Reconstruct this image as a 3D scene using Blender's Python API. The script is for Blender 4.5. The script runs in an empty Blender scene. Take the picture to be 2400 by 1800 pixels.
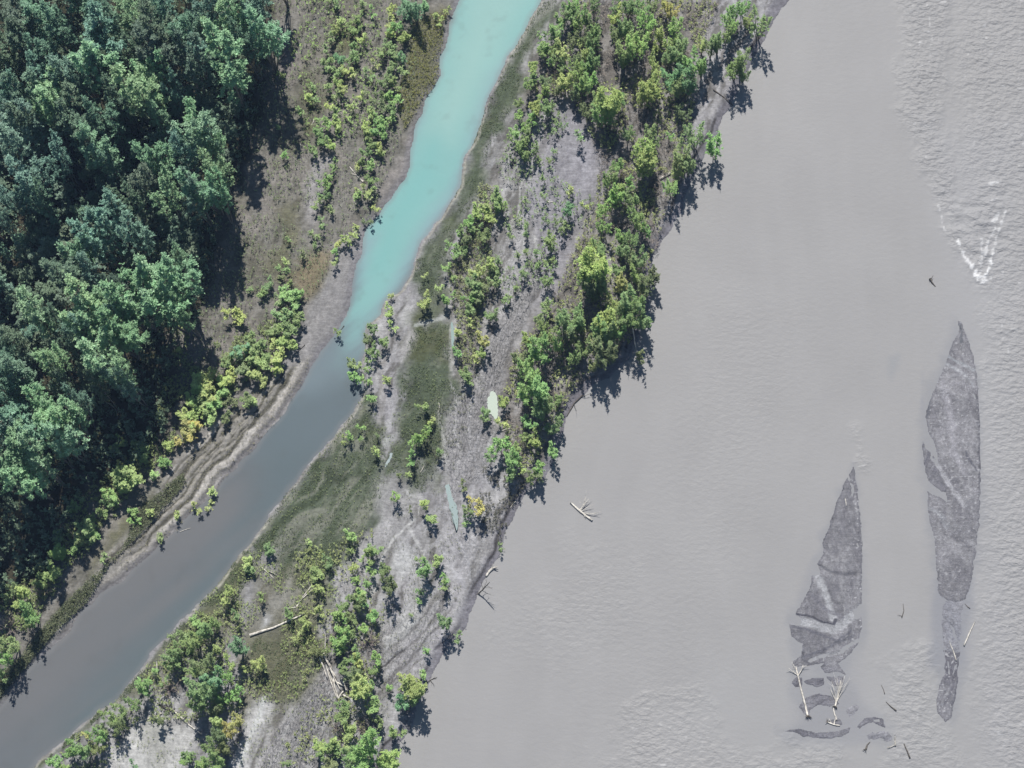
EXPO = 0.45; KCAL = 1.62; GRID = .235
import bpy, math, random
import numpy as np
from mathutils import Vector, Matrix
R_ = np.random.default_rng(11)
random.seed(7)
scene = bpy.context.scene
COL = scene.collection
# ------------------------------------------------------------------ camera
F = 4777.0; DIST = 318.5; W0, H0 = 2400.0, 1800.0
nc = Vector((300/F, -1600/F, -1)).normalized()
rot = nc.rotation_difference(Vector((0, 0, -1))).to_matrix()
CAMP = -(rot @ Vector((0, 0, -1))) * DIST
cd = bpy.data.cameras.new('camera'); cam = bpy.data.objects.new('camera', cd); COL.objects.link(cam)
cam.matrix_world = Matrix.Translation(CAMP) @ rot.to_4x4()
cd.sensor_width = 36; cd.lens = 36*F/W0; cd.clip_start = 1; cd.clip_end = 9000
scene.camera = cam
RM = np.array(rot); CP = np.array(CAMP)
def at(px, py, z=0.0):
    """photo pixel (2400x1800) -> world point at height z"""
    px = np.asarray(px, float); py = np.asarray(py, float)
    v = np.stack([(px-W0/2)/F, -(py-H0/2)/F, -np.ones_like(px)], -1) @ RM.T
    t = (z-CP[2])/v[..., 2]
    return CP + v*t[..., None]
def poly(pts): 
    p = np.array(pts, float); return at(p[:, 0], p[:, 1])[:, :2]
# ------------------------------------------------------------------ light
sh = at(1209, 1000)-at(1200, 900); sh = sh[:2]/np.linalg.norm(sh[:2])
EL = math.radians(53)
sd_ = Vector((sh[0]*math.cos(EL), sh[1]*math.cos(EL), -math.sin(EL)))
sl = bpy.data.lights.new('sun', 'SUN'); sl.energy = 5.0; sl.angle = math.radians(.5); sl.color = (1, .955, .89)
so = bpy.data.objects.new('sun', sl); COL.objects.link(so); so.rotation_euler = sd_.to_track_quat('-Z', 'Y').to_euler()
wd = bpy.data.worlds.new("World"); scene.world = wd; wd.use_nodes = True
nt = wd.node_tree; sk = nt.nodes.new('ShaderNodeTexSky'); sk.sky_type = 'NISHITA'; sk.sun_disc = False
sk.sun_elevation = EL; sk.sun_rotation = math.atan2(-sh[0], -sh[1]); sk.air_density = 1.3; sk.ozone_density = 3.0; sk.dust_density = .3
nt.links.new(sk.outputs[0], nt.nodes['Background'].inputs[0]); nt.nodes['Background'].inputs[1].default_value = .052
vs = scene.view_settings; vs.view_transform = 'Standard'; vs.look = 'None'; vs.gamma = 1; vs.exposure = EXPO
scene.cycles.max_bounces = 5; scene.cycles.diffuse_bounces = 3; scene.cycles.transparent_max_bounces = 4
scene.cycles.use_denoising = True
# ------------------------------------------------------------------ helpers
def lin(c): 
    c = np.asarray(c, float)/255; return np.where(c <= .04045, c/12.92, ((c+.055)/1.055)**2.4)
KILL = KCAL
def C(r, g, b): return lin((r, g, b))/KILL*np.array([1.02, 1.025, 1.02])          # sunlit look (8 bit) -> base colour
def tag(o, label=None, cat=None, group=None, kind=None):
    for k, v in (('label', label), ('category', cat), ('group', group), ('kind', kind)):
        if v: o[k] = v
    return o
def hash2(ix, iy, s):
    h = (ix*374761393 + iy*668265263 + s*1442695041) & 0xffffffff
    h = ((h ^ (h >> 13))*1274126177) & 0xffffffff
    return ((h ^ (h >> 16)) & 0xffff)/65535.0
def vnoise(x, y, s=0):
    ix = np.floor(x).astype(np.int64); iy = np.floor(y).astype(np.int64); fx = x-ix; fy = y-iy
    fx = fx*fx*(3-2*fx); fy = fy*fy*(3-2*fy)
    a = hash2(ix, iy, s); b = hash2(ix+1, iy, s); c = hash2(ix, iy+1, s); d = hash2(ix+1, iy+1, s)
    return (a*(1-fx)+b*fx)*(1-fy)+(c*(1-fx)+d*fx)*fy
def fbm(x, y, sc, s=0, o=4):
    t = 0; a = .5; n = 0
    for k in range(o):
        t = t+a*vnoise(x/sc+17.3*k, y/sc-9.1*k, s+k); n += a; a *= .5; sc *= .5
    return t/n
FLOW = at(1165, 1000)-at(1200, 900); FLOW = FLOW[:2]/np.linalg.norm(FLOW[:2])
def flow(x, y, st=5.0, d=FLOW):
    u = x*d[0]+y*d[1]; v = -x*d[1]+y*d[0]; return u/st, v
def ss(a, b, x): t = np.clip((x-a)/(b-a), 0, 1); return t*t*(3-2*t)
def sdist(P, x, y, closed=True):
    """signed distance, + inside"""
    n = len(P); d2 = np.full(x.shape, 1e18); ins = np.zeros(x.shape, bool)
    for i in range(n if closed else n-1):
        ax, ay = P[i]; bx, by = P[(i+1) % n]; ex, ey = bx-ax, by-ay; L = ex*ex+ey*ey+1e-12
        t = np.clip(((x-ax)*ex+(y-ay)*ey)/L, 0, 1); dx = x-ax-t*ex; dy = y-ay-t*ey
        d2 = np.minimum(d2, dx*dx+dy*dy)
        if closed and abs(ey) > 1e-9:
            c = (ay > y) != (by > y); ins ^= c & (x < ex*(y-ay)/ey+ax)
    d = np.sqrt(d2); return np.where(ins, d, -d) if closed else d
def setmesh(me, V, Q):
    V = np.ascontiguousarray(V, np.float32); Q = np.ascontiguousarray(Q, np.int32)
    me.vertices.add(len(V)); me.vertices.foreach_set('co', V.ravel())
    k = Q.shape[1]; me.loops.add(Q.size); me.loops.foreach_set('vertex_index', Q.ravel())
    me.polygons.add(len(Q)); me.polygons.foreach_set('loop_start', np.arange(0, Q.size, k, dtype=np.int32))
    me.update(calc_edges=True); return me
def attrf(me, name, a): 
    at_ = me.attributes.new(name, 'FLOAT', 'POINT'); at_.data.foreach_set('value', np.ascontiguousarray(a, np.float32).ravel())
def attrc(me, name, a):
    at_ = me.attributes.new(name, 'FLOAT_COLOR', 'POINT'); b = np.ones((len(a), 4), np.float32); b[:, :3] = a
    at_.data.foreach_set('color', b.ravel())
def mkobj(name, me, mat, parent=None):
    me.name = name
    if mat: me.materials.append(mat)
    o = bpy.data.objects.new(name, me); COL.objects.link(o); o.parent = parent; return o
# ------------------------------------------------------------------ materials
def newmat(name):
    m = bpy.data.materials.new(name); m.use_nodes = True; n = m.node_tree.nodes; n.clear()
    out = n.new('ShaderNodeOutputMaterial'); return m, n, m.node_tree.links, out
def N(n, t, **k):
    x = n.new(t)
    for a, v in k.items(): setattr(x, a, v)
    return x
def soil_mat(name, fine=3.0, bump=.06, rough=.9, ripscale=2.0):
    m, n, l, out = newmat(name)
    b = N(n, 'ShaderNodeBsdfPrincipled'); l.new(b.outputs[0], out.inputs[0]); b.inputs['Roughness'].default_value = rough
    b.inputs['Specular IOR Level'].default_value = .15
    a = N(n, 'ShaderNodeAttribute', attribute_name='soil'); tc = N(n, 'ShaderNodeTexCoord')
    no = N(n, 'ShaderNodeTexNoise'); no.inputs['Scale'].default_value = fine; no.inputs['Detail'].default_value = 6; no.inputs['Roughness'].default_value = .7
    l.new(tc.outputs['Object'], no.inputs[0])
    mr = N(n, 'ShaderNodeMapRange'); l.new(no.outputs[0], mr.inputs[0]); mr.inputs[1].default_value = .3; mr.inputs[2].default_value = .7
    mr.inputs[3].default_value = .80; mr.inputs[4].default_value = 1.20
    # long silt streaks and coarse grit
    mq = N(n, 'ShaderNodeMapping'); l.new(tc.outputs['Object'], mq.inputs[0])
    mq.inputs['Rotation'].default_value = (0, 0, math.atan2(FLOW[1], FLOW[0])*-1); mq.inputs['Scale'].default_value = (.28, 2.2, 1)
    sn = N(n, 'ShaderNodeTexNoise'); sn.inputs['Scale'].default_value = 1.1; sn.inputs['Detail'].default_value = 7; sn.inputs['Roughness'].default_value = .72; sn.inputs['Distortion'].default_value = 1.2
    l.new(mq.outputs[0], sn.inputs[0]); sr = N(n, 'ShaderNodeMapRange'); l.new(sn.outputs[0], sr.inputs[0]); sr.inputs[1].default_value = .32; sr.inputs[2].default_value = .68
    sr.inputs[3].default_value = .80; sr.inputs[4].default_value = 1.2
    gr = N(n, 'ShaderNodeTexNoise'); gr.inputs['Scale'].default_value = 1.3; gr.inputs['Detail'].default_value = 9; gr.inputs['Roughness'].default_value = .8; l.new(tc.outputs['Object'], gr.inputs[0])
    gm = N(n, 'ShaderNodeMapRange'); l.new(gr.outputs[0], gm.inputs[0]); gm.inputs[1].default_value = .38; gm.inputs[2].default_value = .62; gm.inputs[3].default_value = .78; gm.inputs[4].default_value = 1.22
    m1 = N(n, 'ShaderNodeMath', operation='MULTIPLY'); l.new(mr.outputs[0], m1.inputs[0]); l.new(sr.outputs[0], m1.inputs[1])
    m2 = N(n, 'ShaderNodeMath', operation='MULTIPLY'); l.new(m1.outputs[0], m2.inputs[0]); l.new(gm.outputs[0], m2.inputs[1])
    mx = N(n, 'ShaderNodeVectorMath', operation='SCALE'); l.new(a.outputs[0], mx.inputs[0]); l.new(m2.outputs[0], mx.inputs['Scale'])
    l.new(mx.outputs[0], b.inputs['Base Color'])
    # flow ripples: stretched noise masked by the 'ripple' attribute
    mp = N(n, 'ShaderNodeMapping'); l.new(tc.outputs['Object'], mp.inputs[0])
    mp.inputs['Rotation'].default_value = (0, 0, math.atan2(FLOW[1], FLOW[0])*-1); mp.inputs['Scale'].default_value = (1.6, .6, 1)
    rn = N(n, 'ShaderNodeTexNoise'); rn.inputs['Scale'].default_value = ripscale; rn.inputs['Detail'].default_value = 2; rn.inputs['Distortion'].default_value = .6
    l.new(mp.outputs[0], rn.inputs[0])
    ra = N(n, 'ShaderNodeAttribute', attribute_name='ripple')
    mu = N(n, 'ShaderNodeMath', operation='MULTIPLY'); l.new(rn.outputs[0], mu.inputs[0]); l.new(ra.outputs['Fac'], mu.inputs[1])
    b1 = N(n, 'ShaderNodeBump'); b1.inputs['Distance'].default_value = bump; l.new(no.outputs[0], b1.inputs['Height'])
    b2 = N(n, 'ShaderNodeBump'); b2.inputs['Distance'].default_value = .7; l.new(mu.outputs[0], b2.inputs['Height'])
    l.new(b1.outputs[0], b2.inputs['Normal']); l.new(b2.outputs[0], b.inputs['Normal'])
    return m
def water_mat(name, rough, sx, sy, dist, spec=.12, fine=.02):
    m, n, l, out = newmat(name)
    b = N(n, 'ShaderNodeBsdfPrincipled'); l.new(b.outputs[0], out.inputs[0]); b.inputs['Roughness'].default_value = rough
    b.inputs['Specular IOR Level'].default_value = spec; b.inputs['IOR'].default_value = 1.33
    a = N(n, 'ShaderNodeAttribute', attribute_name='soil'); tc = N(n, 'ShaderNodeTexCoord')
    mp = N(n, 'ShaderNodeMapping'); l.new(tc.outputs['Object'], mp.inputs[0]); mp.inputs['Scale'].default_value = (sx, sy, 1)
    mp.inputs['Rotation'].default_value = (0, 0, .12)
    n1 = N(n, 'ShaderNodeTexNoise'); n1.inputs['Scale'].default_value = .95; n1.inputs['Detail'].default_value = 2.5; n1.inputs['Roughness'].default_value = .5; n1.inputs['Distortion'].default_value = .15
    n2 = N(n, 'ShaderNodeTexNoise'); n2.inputs['Scale'].default_value = 2.6; n2.inputs['Detail'].default_value = 3
    l.new(mp.outputs[0], n1.inputs[0]); l.new(mp.outputs[0], n2.inputs[0])
    ra = N(n, 'ShaderNodeAttribute', attribute_name='ripple')
    mu = N(n, 'ShaderNodeMath', operation='MULTIPLY'); l.new(n1.outputs[0], mu.inputs[0]); l.new(ra.outputs['Fac'], mu.inputs[1])
    b1 = N(n, 'ShaderNodeBump'); b1.inputs['Distance'].default_value = fine; l.new(n2.outputs[0], b1.inputs['Height'])
    b2 = N(n, 'ShaderNodeBump'); b2.inputs['Distance'].default_value = dist; l.new(mu.outputs[0], b2.inputs['Height']); l.new(b1.outputs[0], b2.inputs['Normal'])
    l.new(b2.outputs[0], b.inputs['Normal'])
    nb = N(n, 'ShaderNodeTexNoise'); nb.inputs['Scale'].default_value = .12; nb.inputs['Detail'].default_value = 5; l.new(tc.outputs['Object'], nb.inputs[0])
    mr = N(n, 'ShaderNodeMapRange'); l.new(nb.outputs[0], mr.inputs[0]); mr.inputs[3].default_value = .95; mr.inputs[4].default_value = 1.05
    mx = N(n, 'ShaderNodeVectorMath', operation='SCALE'); l.new(a.outputs[0], mx.inputs[0]); l.new(mr.outputs[0], mx.inputs['Scale'])
    l.new(mx.outputs[0], b.inputs['Base Color'])
    return m
def leaf_mat(name, trans=.3):
    m, n, l, out = newmat(name)
    oi = N(n, 'ShaderNodeObjectInfo'); a = N(n, 'ShaderNodeAttribute', attribute_name='tint')
    mr = N(n, 'ShaderNodeMapRange'); l.new(a.outputs['Fac'], mr.inputs[0]); mr.inputs[3].default_value = .62; mr.inputs[4].default_value = 1.38
    sc = N(n, 'ShaderNodeVectorMath', operation='SCALE'); l.new(oi.outputs['Color'], sc.inputs[0]); l.new(mr.outputs[0], sc.inputs['Scale'])
    a2 = N(n, 'ShaderNodeAttribute', attribute_name='hue')
    hm = N(n, 'ShaderNodeMapRange'); l.new(a2.outputs['Fac'], hm.inputs[0]); hm.inputs[3].default_value = .478; hm.inputs[4].default_value = .522
    hs = N(n, 'ShaderNodeHueSaturation'); l.new(sc.outputs[0], hs.inputs['Color']); l.new(hm.outputs[0], hs.inputs['Hue'])
    d = N(n, 'ShaderNodeBsdfPrincipled'); l.new(hs.outputs[0], d.inputs['Base Color']); d.inputs['Roughness'].default_value = .55; d.inputs['Specular IOR Level'].default_value = .35
    t = N(n, 'ShaderNodeBsdfTranslucent'); l.new(hs.outputs[0], t.inputs[0])
    mx = N(n, 'ShaderNodeMixShader'); mx.inputs[0].default_value = trans; l.new(d.outputs[0], mx.inputs[1]); l.new(t.outputs[0], mx.inputs[2]); l.new(mx.outputs[0], out.inputs[0])
    return m
def wood_mat(name, c1, c2, sc=6):
    m, n, l, out = newmat(name)
    b = N(n, 'ShaderNodeBsdfPrincipled'); l.new(b.outputs[0], out.inputs[0]); b.inputs['Roughness'].default_value = .85
    tc = N(n, 'ShaderNodeTexCoord'); no = N(n, 'ShaderNodeTexNoise'); no.inputs['Scale'].default_value = sc; no.inputs['Detail'].default_value = 5
    l.new(tc.outputs['Object'], no.inputs[0]); cr = N(n, 'ShaderNodeValToRGB'); l.new(no.outputs[0], cr.inputs[0])
    cr.color_ramp.elements[0].position = .35; cr.color_ramp.elements[1].position = .65
    cr.color_ramp.elements[0].color = (*c1, 1); cr.color_ramp.elements[1].color = (*c2, 1); l.new(cr.outputs[0], b.inputs['Base Color'])
    bp = N(n, 'ShaderNodeBump'); bp.inputs['Distance'].default_value = .03; l.new(no.outputs[0], bp.inputs['Height']); l.new(bp.outputs[0], b.inputs['Normal'])
    return m
M_SOIL = soil_mat('silt_soil'); M_BAR = soil_mat('wet_gravel', 5, .12, .45, 3.0)
M_RIVER = water_mat('silty_river_water', .42, 1.0, 1.5, .45, .10, .010); M_CHAN = water_mat('turquoise_channel_water', .45, 1.2, 1.2, .02, .06, .004)
M_LEAF = leaf_mat('foliage'); M_BARK = wood_mat('bark', (.10, .085, .07), (.22, .19, .16)); M_DRIFT = wood_mat('bleached_driftwood', (.30, .28, .25), (.62, .59, .53), 3)
M_DARKW = wood_mat('wet_dark_wood', (.045, .04, .036), (.12, .105, .09)); M_TWIG = wood_mat('grey_brown_twigs', (.17, .14, .13), (.33, .28, .26), 2)
# ------------------------------------------------------------------ shorelines (traced, photo pixels)
CL = [(1082,0),(1069,22),(1053,58),(1046,90),(1031,130),(1028,156),(1030,174),(1017,206),(997,235),(988,268),(970,311),(963,344),(961,380),(945,423),(923,452),(898,481),
 (885,504),(855,537),(848,570),(844,602),(830,640),(822,694),(811,735),(795,767),(774,797),(752,824),(717,884),(695,920),(680,944),(647,994),(629,1009),(600,1048),(564,1088),(528,1121),(488,1168),
 (455,1200),(423,1231),(393,1263),(361,1290),(320,1326),(286,1363),(239,1395),(192,1431),(163,1482),(123,1515),(94,1547),(61,1576),(33,1620),(0,1659),(-60,1725),(-300,1960),(-900,2500),(-3800,4800)]
CR_ = [(-3500,5000),(-700,2700),(-200,2050),(-20,1875),(72,1800),(90,1782),(145,1743),(174,1714),(217,1681),(236,1658),(251,1650),(270,1642),(282,1630),(315,1583),(347,1540),(383,1500),(423,1457),(470,1410),(517,1359),(550,1316),(586,1272),
 (637,1200),(673,1153),(705,1106),(760,1048),(800,1003),(822,976),(847,940),(854,907),(846,884),(850,835),(853,803),(860,762),(890,743),(901,708),(912,694),(928,690),(942,678),(961,645),(972,613),(988,565),(1031,514),(1053,474),(1078,434),(1089,391),(1091,369),
 (1107,336),(1125,289),(1136,246),(1158,203),(1180,159),(1201,119),(1227,72),(1241,40),(1268,0),(1330,-90),(1420,-300),(1600,-900),(2100,-1900),(3600,-4600)]
CHAN = poly([(3400,-4600),(1950,-1900),(1450,-900),(1250,-300),(1120,-80)]+CL+CR_)
RL = [(2700,-1500),(2100,-400),(1900,-80),(1846,0),(1817,40),(1803,65),(1781,108),(1755,165),(1708,253),(1683,307),(1640,390),(1600,467),(1596,500),(1563,553),(1530,600),(1522,650),(1524,700),(1512,745),(1500,790),(1478,840),(1430,880),(1385,905),(1368,925),(1340,955),(1324,980),(1318,1027),(1306,1063),(1277,1124),
 (1241,1142),(1223,1171),(1212,1197),(1194,1236),(1180,1265),(1172,1298),(1158,1319),(1140,1359),(1125,1381),(1115,1410),(1097,1435),(1089,1475),(1053,1515),(1035,1544),(1013,1587),(999,1616),(984,1648),(959,1706),(934,1742),(912,1760),(905,1800),(880,1860),(760,2100),(500,2700)]
RIV = np.vstack([poly(RL), [[-60,-300],[500,-420],[520,480],[160,420]]])
# grid -----------------------------------------------------------------
def axis(a, b, st, far):
    c = list(np.arange(a, b+1e-6, st)); g = st
    while c[-1] < far: g *= 1.09; c.append(c[-1]+g)
    g = st
    while c[0] > -far: g *= 1.09; c.insert(0, c[0]-g)
    return np.array(c)
GX = axis(-93, 93, GRID, 2600); GY = axis(-72, 76, GRID, 2600); nx, ny = len(GX), len(GY)
X, Y = np.meshgrid(GX, GY); X = X.ravel(); Y = Y.ravel()
wx = X+(fbm(X, Y, 3, 1)-.5)*1.1; wy = Y+(fbm(X, Y, 3, 5)-.5)*1.1
dC = sdist(CHAN, wx, wy); dR = sdist(RIV, wx, wy)          # + inside the water
land = np.minimum(-dC, -dR)
n1 = fbm(X, Y, 9, 20); n2 = fbm(X, Y, 2.2, 30); fu, fv = flow(X, Y, 6); n3 = fbm(fu, fv, 1.6, 40, 5); n4 = fbm(fu, fv, 5, 44, 4)
def Z(pts): return poly(pts)
def msk(pts, soft=1.5, amp=3.0, pat=None, thr=.5, closed=True):
    """noisy mask of a traced area: soft edge in metres"""
    d = sdist(Z(pts), X, Y)
    q = (n2 if pat is None else pat)
    return ss(-soft, soft, d+(q-thr)*amp)
FOREST = [(650,-300),(645,0),(625,170),(612,300),(560,420),(510,560),(500,640),(480,740),(400,790),(415,880),(405,1000),(345,1090),(270,1150),(210,1130),(180,1200),(150,1260),(130,1330),(60,1390),(0,1420),(-900,1900),(-1500,-300)]
H = np.where(land > 0, .06+.16*ss(0, 1.2, land)+.03*np.minimum(land, 14)+(n1-.4)*.35*ss(0, 4, land)+(n2-.5)*.12*ss(.3, 2, land)+(n3-.5)*.10*ss(.3, 2, land), -.05+.25*land)
H = np.maximum(H, -1.5)
# steep cut bank along the big river
H += .22*ss(.8, 1.6, -dR)*(land > 0)*ss(0, 3, -dC)
mf_pts = [(844,558),(803,564),(776,640),(752,694),(722,732),(690,816),(640,880),(560,935),(480,1015),(400,1125),(345,1215),(250,1310),(205,1390),(140,1480),(120,1560),(330,1360),(560,1120),(760,860),(850,620)]
col = np.empty((len(X), 3))
def paint(m, c): 
    global col
    m = np.clip(m, 0, 1)[:, None]; col = col*(1-m)+C(*c)*m
col[:] = C(158, 154, 155)
paint(ss(.45, .7, n4), (166, 161, 166)); paint(ss(.5, .75, n3)*.7, (182, 178, 181)); paint(ss(.5, .2, n3)*.6, (128, 124, 124)); n5 = fbm(*flow(X+(n2-.5)*2, Y+(n1-.5)*3, 4), .75, 47, 4); paint(ss(.56, .70, n5)*.55, (184, 180, 184)); paint(ss(.46, .33, n5)*.55, (108, 103, 102))
# --- strip between forest and channel
LB = [(560,-300),(1100,-200),(1060,0),(1030,150),(985,270),(955,400),(890,500),(800,565),(745,700),(690,810),(640,880),(560,935),(480,1015),(400,1125),(300,1260),(150,1450),(40,1590),(-60,1690),(-300,1700),(0,1350),(300,1050),(400,700),(480,500)]
mLB = msk(LB, 1.2, 1)
paint(mLB, (132, 127, 122)); paint(mLB*ss(.56, .72, n5)*.5, (158, 152, 148)); paint(mLB*ss(.46, .33, n5)*.5, (88, 84, 74)); paint(mLB*ss(.42, .62, n2)*.7, (142, 134, 130)); paint(mLB*ss(.52, .7, n1)*.5, (104, 100, 86)); paint(mLB*ss(.55,.75,fbm(X,Y,1.2,61))*.4, (94,92,82))
for pts, c, a in [([(740,380),(770,380),(760,470),(735,530),(715,520),(720,450)], (172,166,168), .9), ([(745,420),(765,440),(720,640),(712,560)], (160,154,156), .7),
     ([(640,70),(700,90),(700,200),(650,260)], (132,124,122), .6), ([(985,330),(965,380),(945,430),(900,470),(880,470),(930,380),(960,330)], (150,142,140), .8),
     ([(140,1130),(180,1140),(175,1210),(140,1250)], (150,146,144), .9)]:
    paint(msk(pts, 1, 3)*a, c)
for pts in [[(790,60),(830,70),(835,110),(805,130),(780,100)],[(970,60),(1050,20),(1032,140),(1025,190),(985,240),(950,300),(930,240),(955,160),(950,90)],[(720,560),(790,640),(740,690),(690,650)],
     [(660,480),(700,480),(690,620),(640,640)],[(720,180),(760,240),(730,330),(700,300)],[(330,1160),(420,1140),(360,1250),(250,1350),(200,1370)]]:
    paint(msk(pts, 2, 5)*.6, (98, 98, 62))
paint(msk([(700,600),(770,600),(750,680),(690,690)], 2, 4)*.6, (150, 132, 112))
m5 = msk([(430,1110),(330,1200),(290,1290),(170,1400),(110,1465),(50,1545),(-40,1620),(-40,1690),(0,1650),(40,1600),(130,1490),(205,1420),(260,1330),(345,1245),(440,1140)], 1, 2)
paint(m5*.9, (74, 78, 60))
# --- mud flat and ridges parallel to the left shore
mMF = msk(mf_pts, 1.0, 1.5); paint(mMF, (152, 147, 148))
rid = vnoise(-dC*1.7+(fbm(X, Y, 7, 71)-.5)*5, fbm(X, Y, 30, 72)*3, 73); along = msk([(730,840),(640,880),(560,935),(480,1015),(400,1125),(345,1215),(250,1310),(205,1390),(140,1480),(120,1560),(200,1460),(300,1380),(440,1260),(560,1130),(700,940)], 1, 1)
brk = ss(.3, .55, fbm(X, Y, 4, 75)); paint(along*.7, (138, 132, 126)); paint(along*ss(.6, .72, rid)*brk, (196, 188, 184)); paint(along*ss(.42, .25, rid)*.85, (86, 82, 72)); rid2 = vnoise(-dC*4.4+(fbm(X, Y, 6, 76)-.5)*8, fbm(X, Y, 20, 77)*4, 78); paint(along*ss(.62, .8, rid2)*.6, (176, 168, 162)); paint(along*ss(.36, .2, rid2)*.5, (92, 88, 78)); H += along*((rid-.5)*.22+(rid2-.5)*.08)
# --- forest floor, soil colour darkened to stand in for the trees' shade
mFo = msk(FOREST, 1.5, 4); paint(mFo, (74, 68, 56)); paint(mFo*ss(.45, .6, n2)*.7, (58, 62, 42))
# --- the island
ISL = [(1268,-40),(1340,-200),(1900,-300),(1846,0),(1600,467),(1530,600),(1500,790),(1368,925),(1241,1142),(1172,1298),(1089,1475),(984,1648),(905,1800),(700,2200),(-100,2000),(72,1800),(282,1630),(586,1272),(847,940),(860,762),(972,613),(1091,369)]
mI = msk(ISL, .5, .2)
BRUSH = [(1340,0),(1690,0),(1640,120),(1620,300),(1560,500),(1540,620),(1500,800),(1400,880),(1310,1000),(1240,1130),(1180,1080),(1150,940),(1190,830),(1290,690),(1340,560),(1400,450),(1380,330),(1330,250),(1230,250),(1170,400),(1120,520),(1050,640),(1060,900),(1110,900),(1150,700),(1130,520),(1200,330),(1230,180)]
paint(mI*msk(BRUSH, 2, 5)*.6, (122, 114, 108)); paint(mI*ss(.58, .72, n5)*.4, (176, 171, 174)); paint(mI*ss(.45, .34, n5)*.4, (92, 87, 82))
MOSS = [[(1270,5),(1306,0),(1303,36),(1266,83),(1245,108),(1223,152),(1216,203),(1209,246),(1183,289),(1162,325),(1144,362),(1136,416),(1140,452),(1107,481),(1086,524),(1068,550),(1053,600),(1039,667),(1045,735),(1023,748),(977,751),(972,680),(973,618),(994,568),(1035,514),(1058,474),(1081,434),(1092,391),(1110,336),(1128,289),(1139,246),(1161,203),(1183,159),(1204,119)],
 [(977,770),(1056,762),(1058,897),(1085,927),(1044,968),(1030,1035),(1036,1117),(1017,1158),(984,1158),(952,1114),(915,1110),(925,1000),(940,900),(960,800)],
 [(858,912),(880,960),(905,1010),(908,1100),(895,1180),(872,1235),(820,1290),(770,1340),(740,1390),(690,1420),(650,1380),(640,1300),(600,1290),(590,1275),(637,1205),(705,1110),(800,1008)],
 [(760,1290),(800,1310),(770,1400),(745,1480),(760,1560),(700,1640),(640,1640),(590,1560),(590,1510),(660,1460),(720,1400)],
 [(586,1275),(650,1230),(600,1330),(560,1400),(520,1440),(470,1480),(390,1520),(330,1600),(290,1640),(270,1645),(283,1630),(383,1502),(470,1412),(550,1318)],
 [(236,1660),(250,1650),(254,1662),(215,1700),(174,1735),(110,1790),(80,1800),(145,1745),(217,1684)]]
ma = [msk(p, 1.5, 4.5) for p in MOSS]
moss = np.clip(sum(ma), 0, 1)*mI
paint(moss*.9, (82, 92, 70)); paint(moss*ss(.5, .68, n1)*.6, (92, 92, 60)); paint(moss*ss(.5, .72, n3)*.5, (116, 118, 104)); paint(moss*ss(.57, .7, n5)*.4, (122, 122, 108)); paint(moss*ss(.45, .25, n2)*.5, (62, 68, 52))
n6 = fbm(*flow(X+(n1-.5)*8, Y, 6, np.array([-.66, -.75])), 1.3, 49, 5); paint((ma[2]+ma[3])*ss(.52, .68, n6)*.65, (140, 138, 128)); paint((ma[2])*ss(.45, .3, n6)*.6, (62, 70, 50)); paint((ma[1])*ss(.48,.3,n4)*.5, (98,98,92))
# olive to brown ground of the lower island
paint(msk([(560,1300),(740,1340),(760,1560),(700,1650),(600,1700),(560,1640),(560,1500),(440,1560),(330,1640),(290,1640),(420,1470),(520,1380)], 3, 6)*.7*mI, (108, 104, 84))
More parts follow.
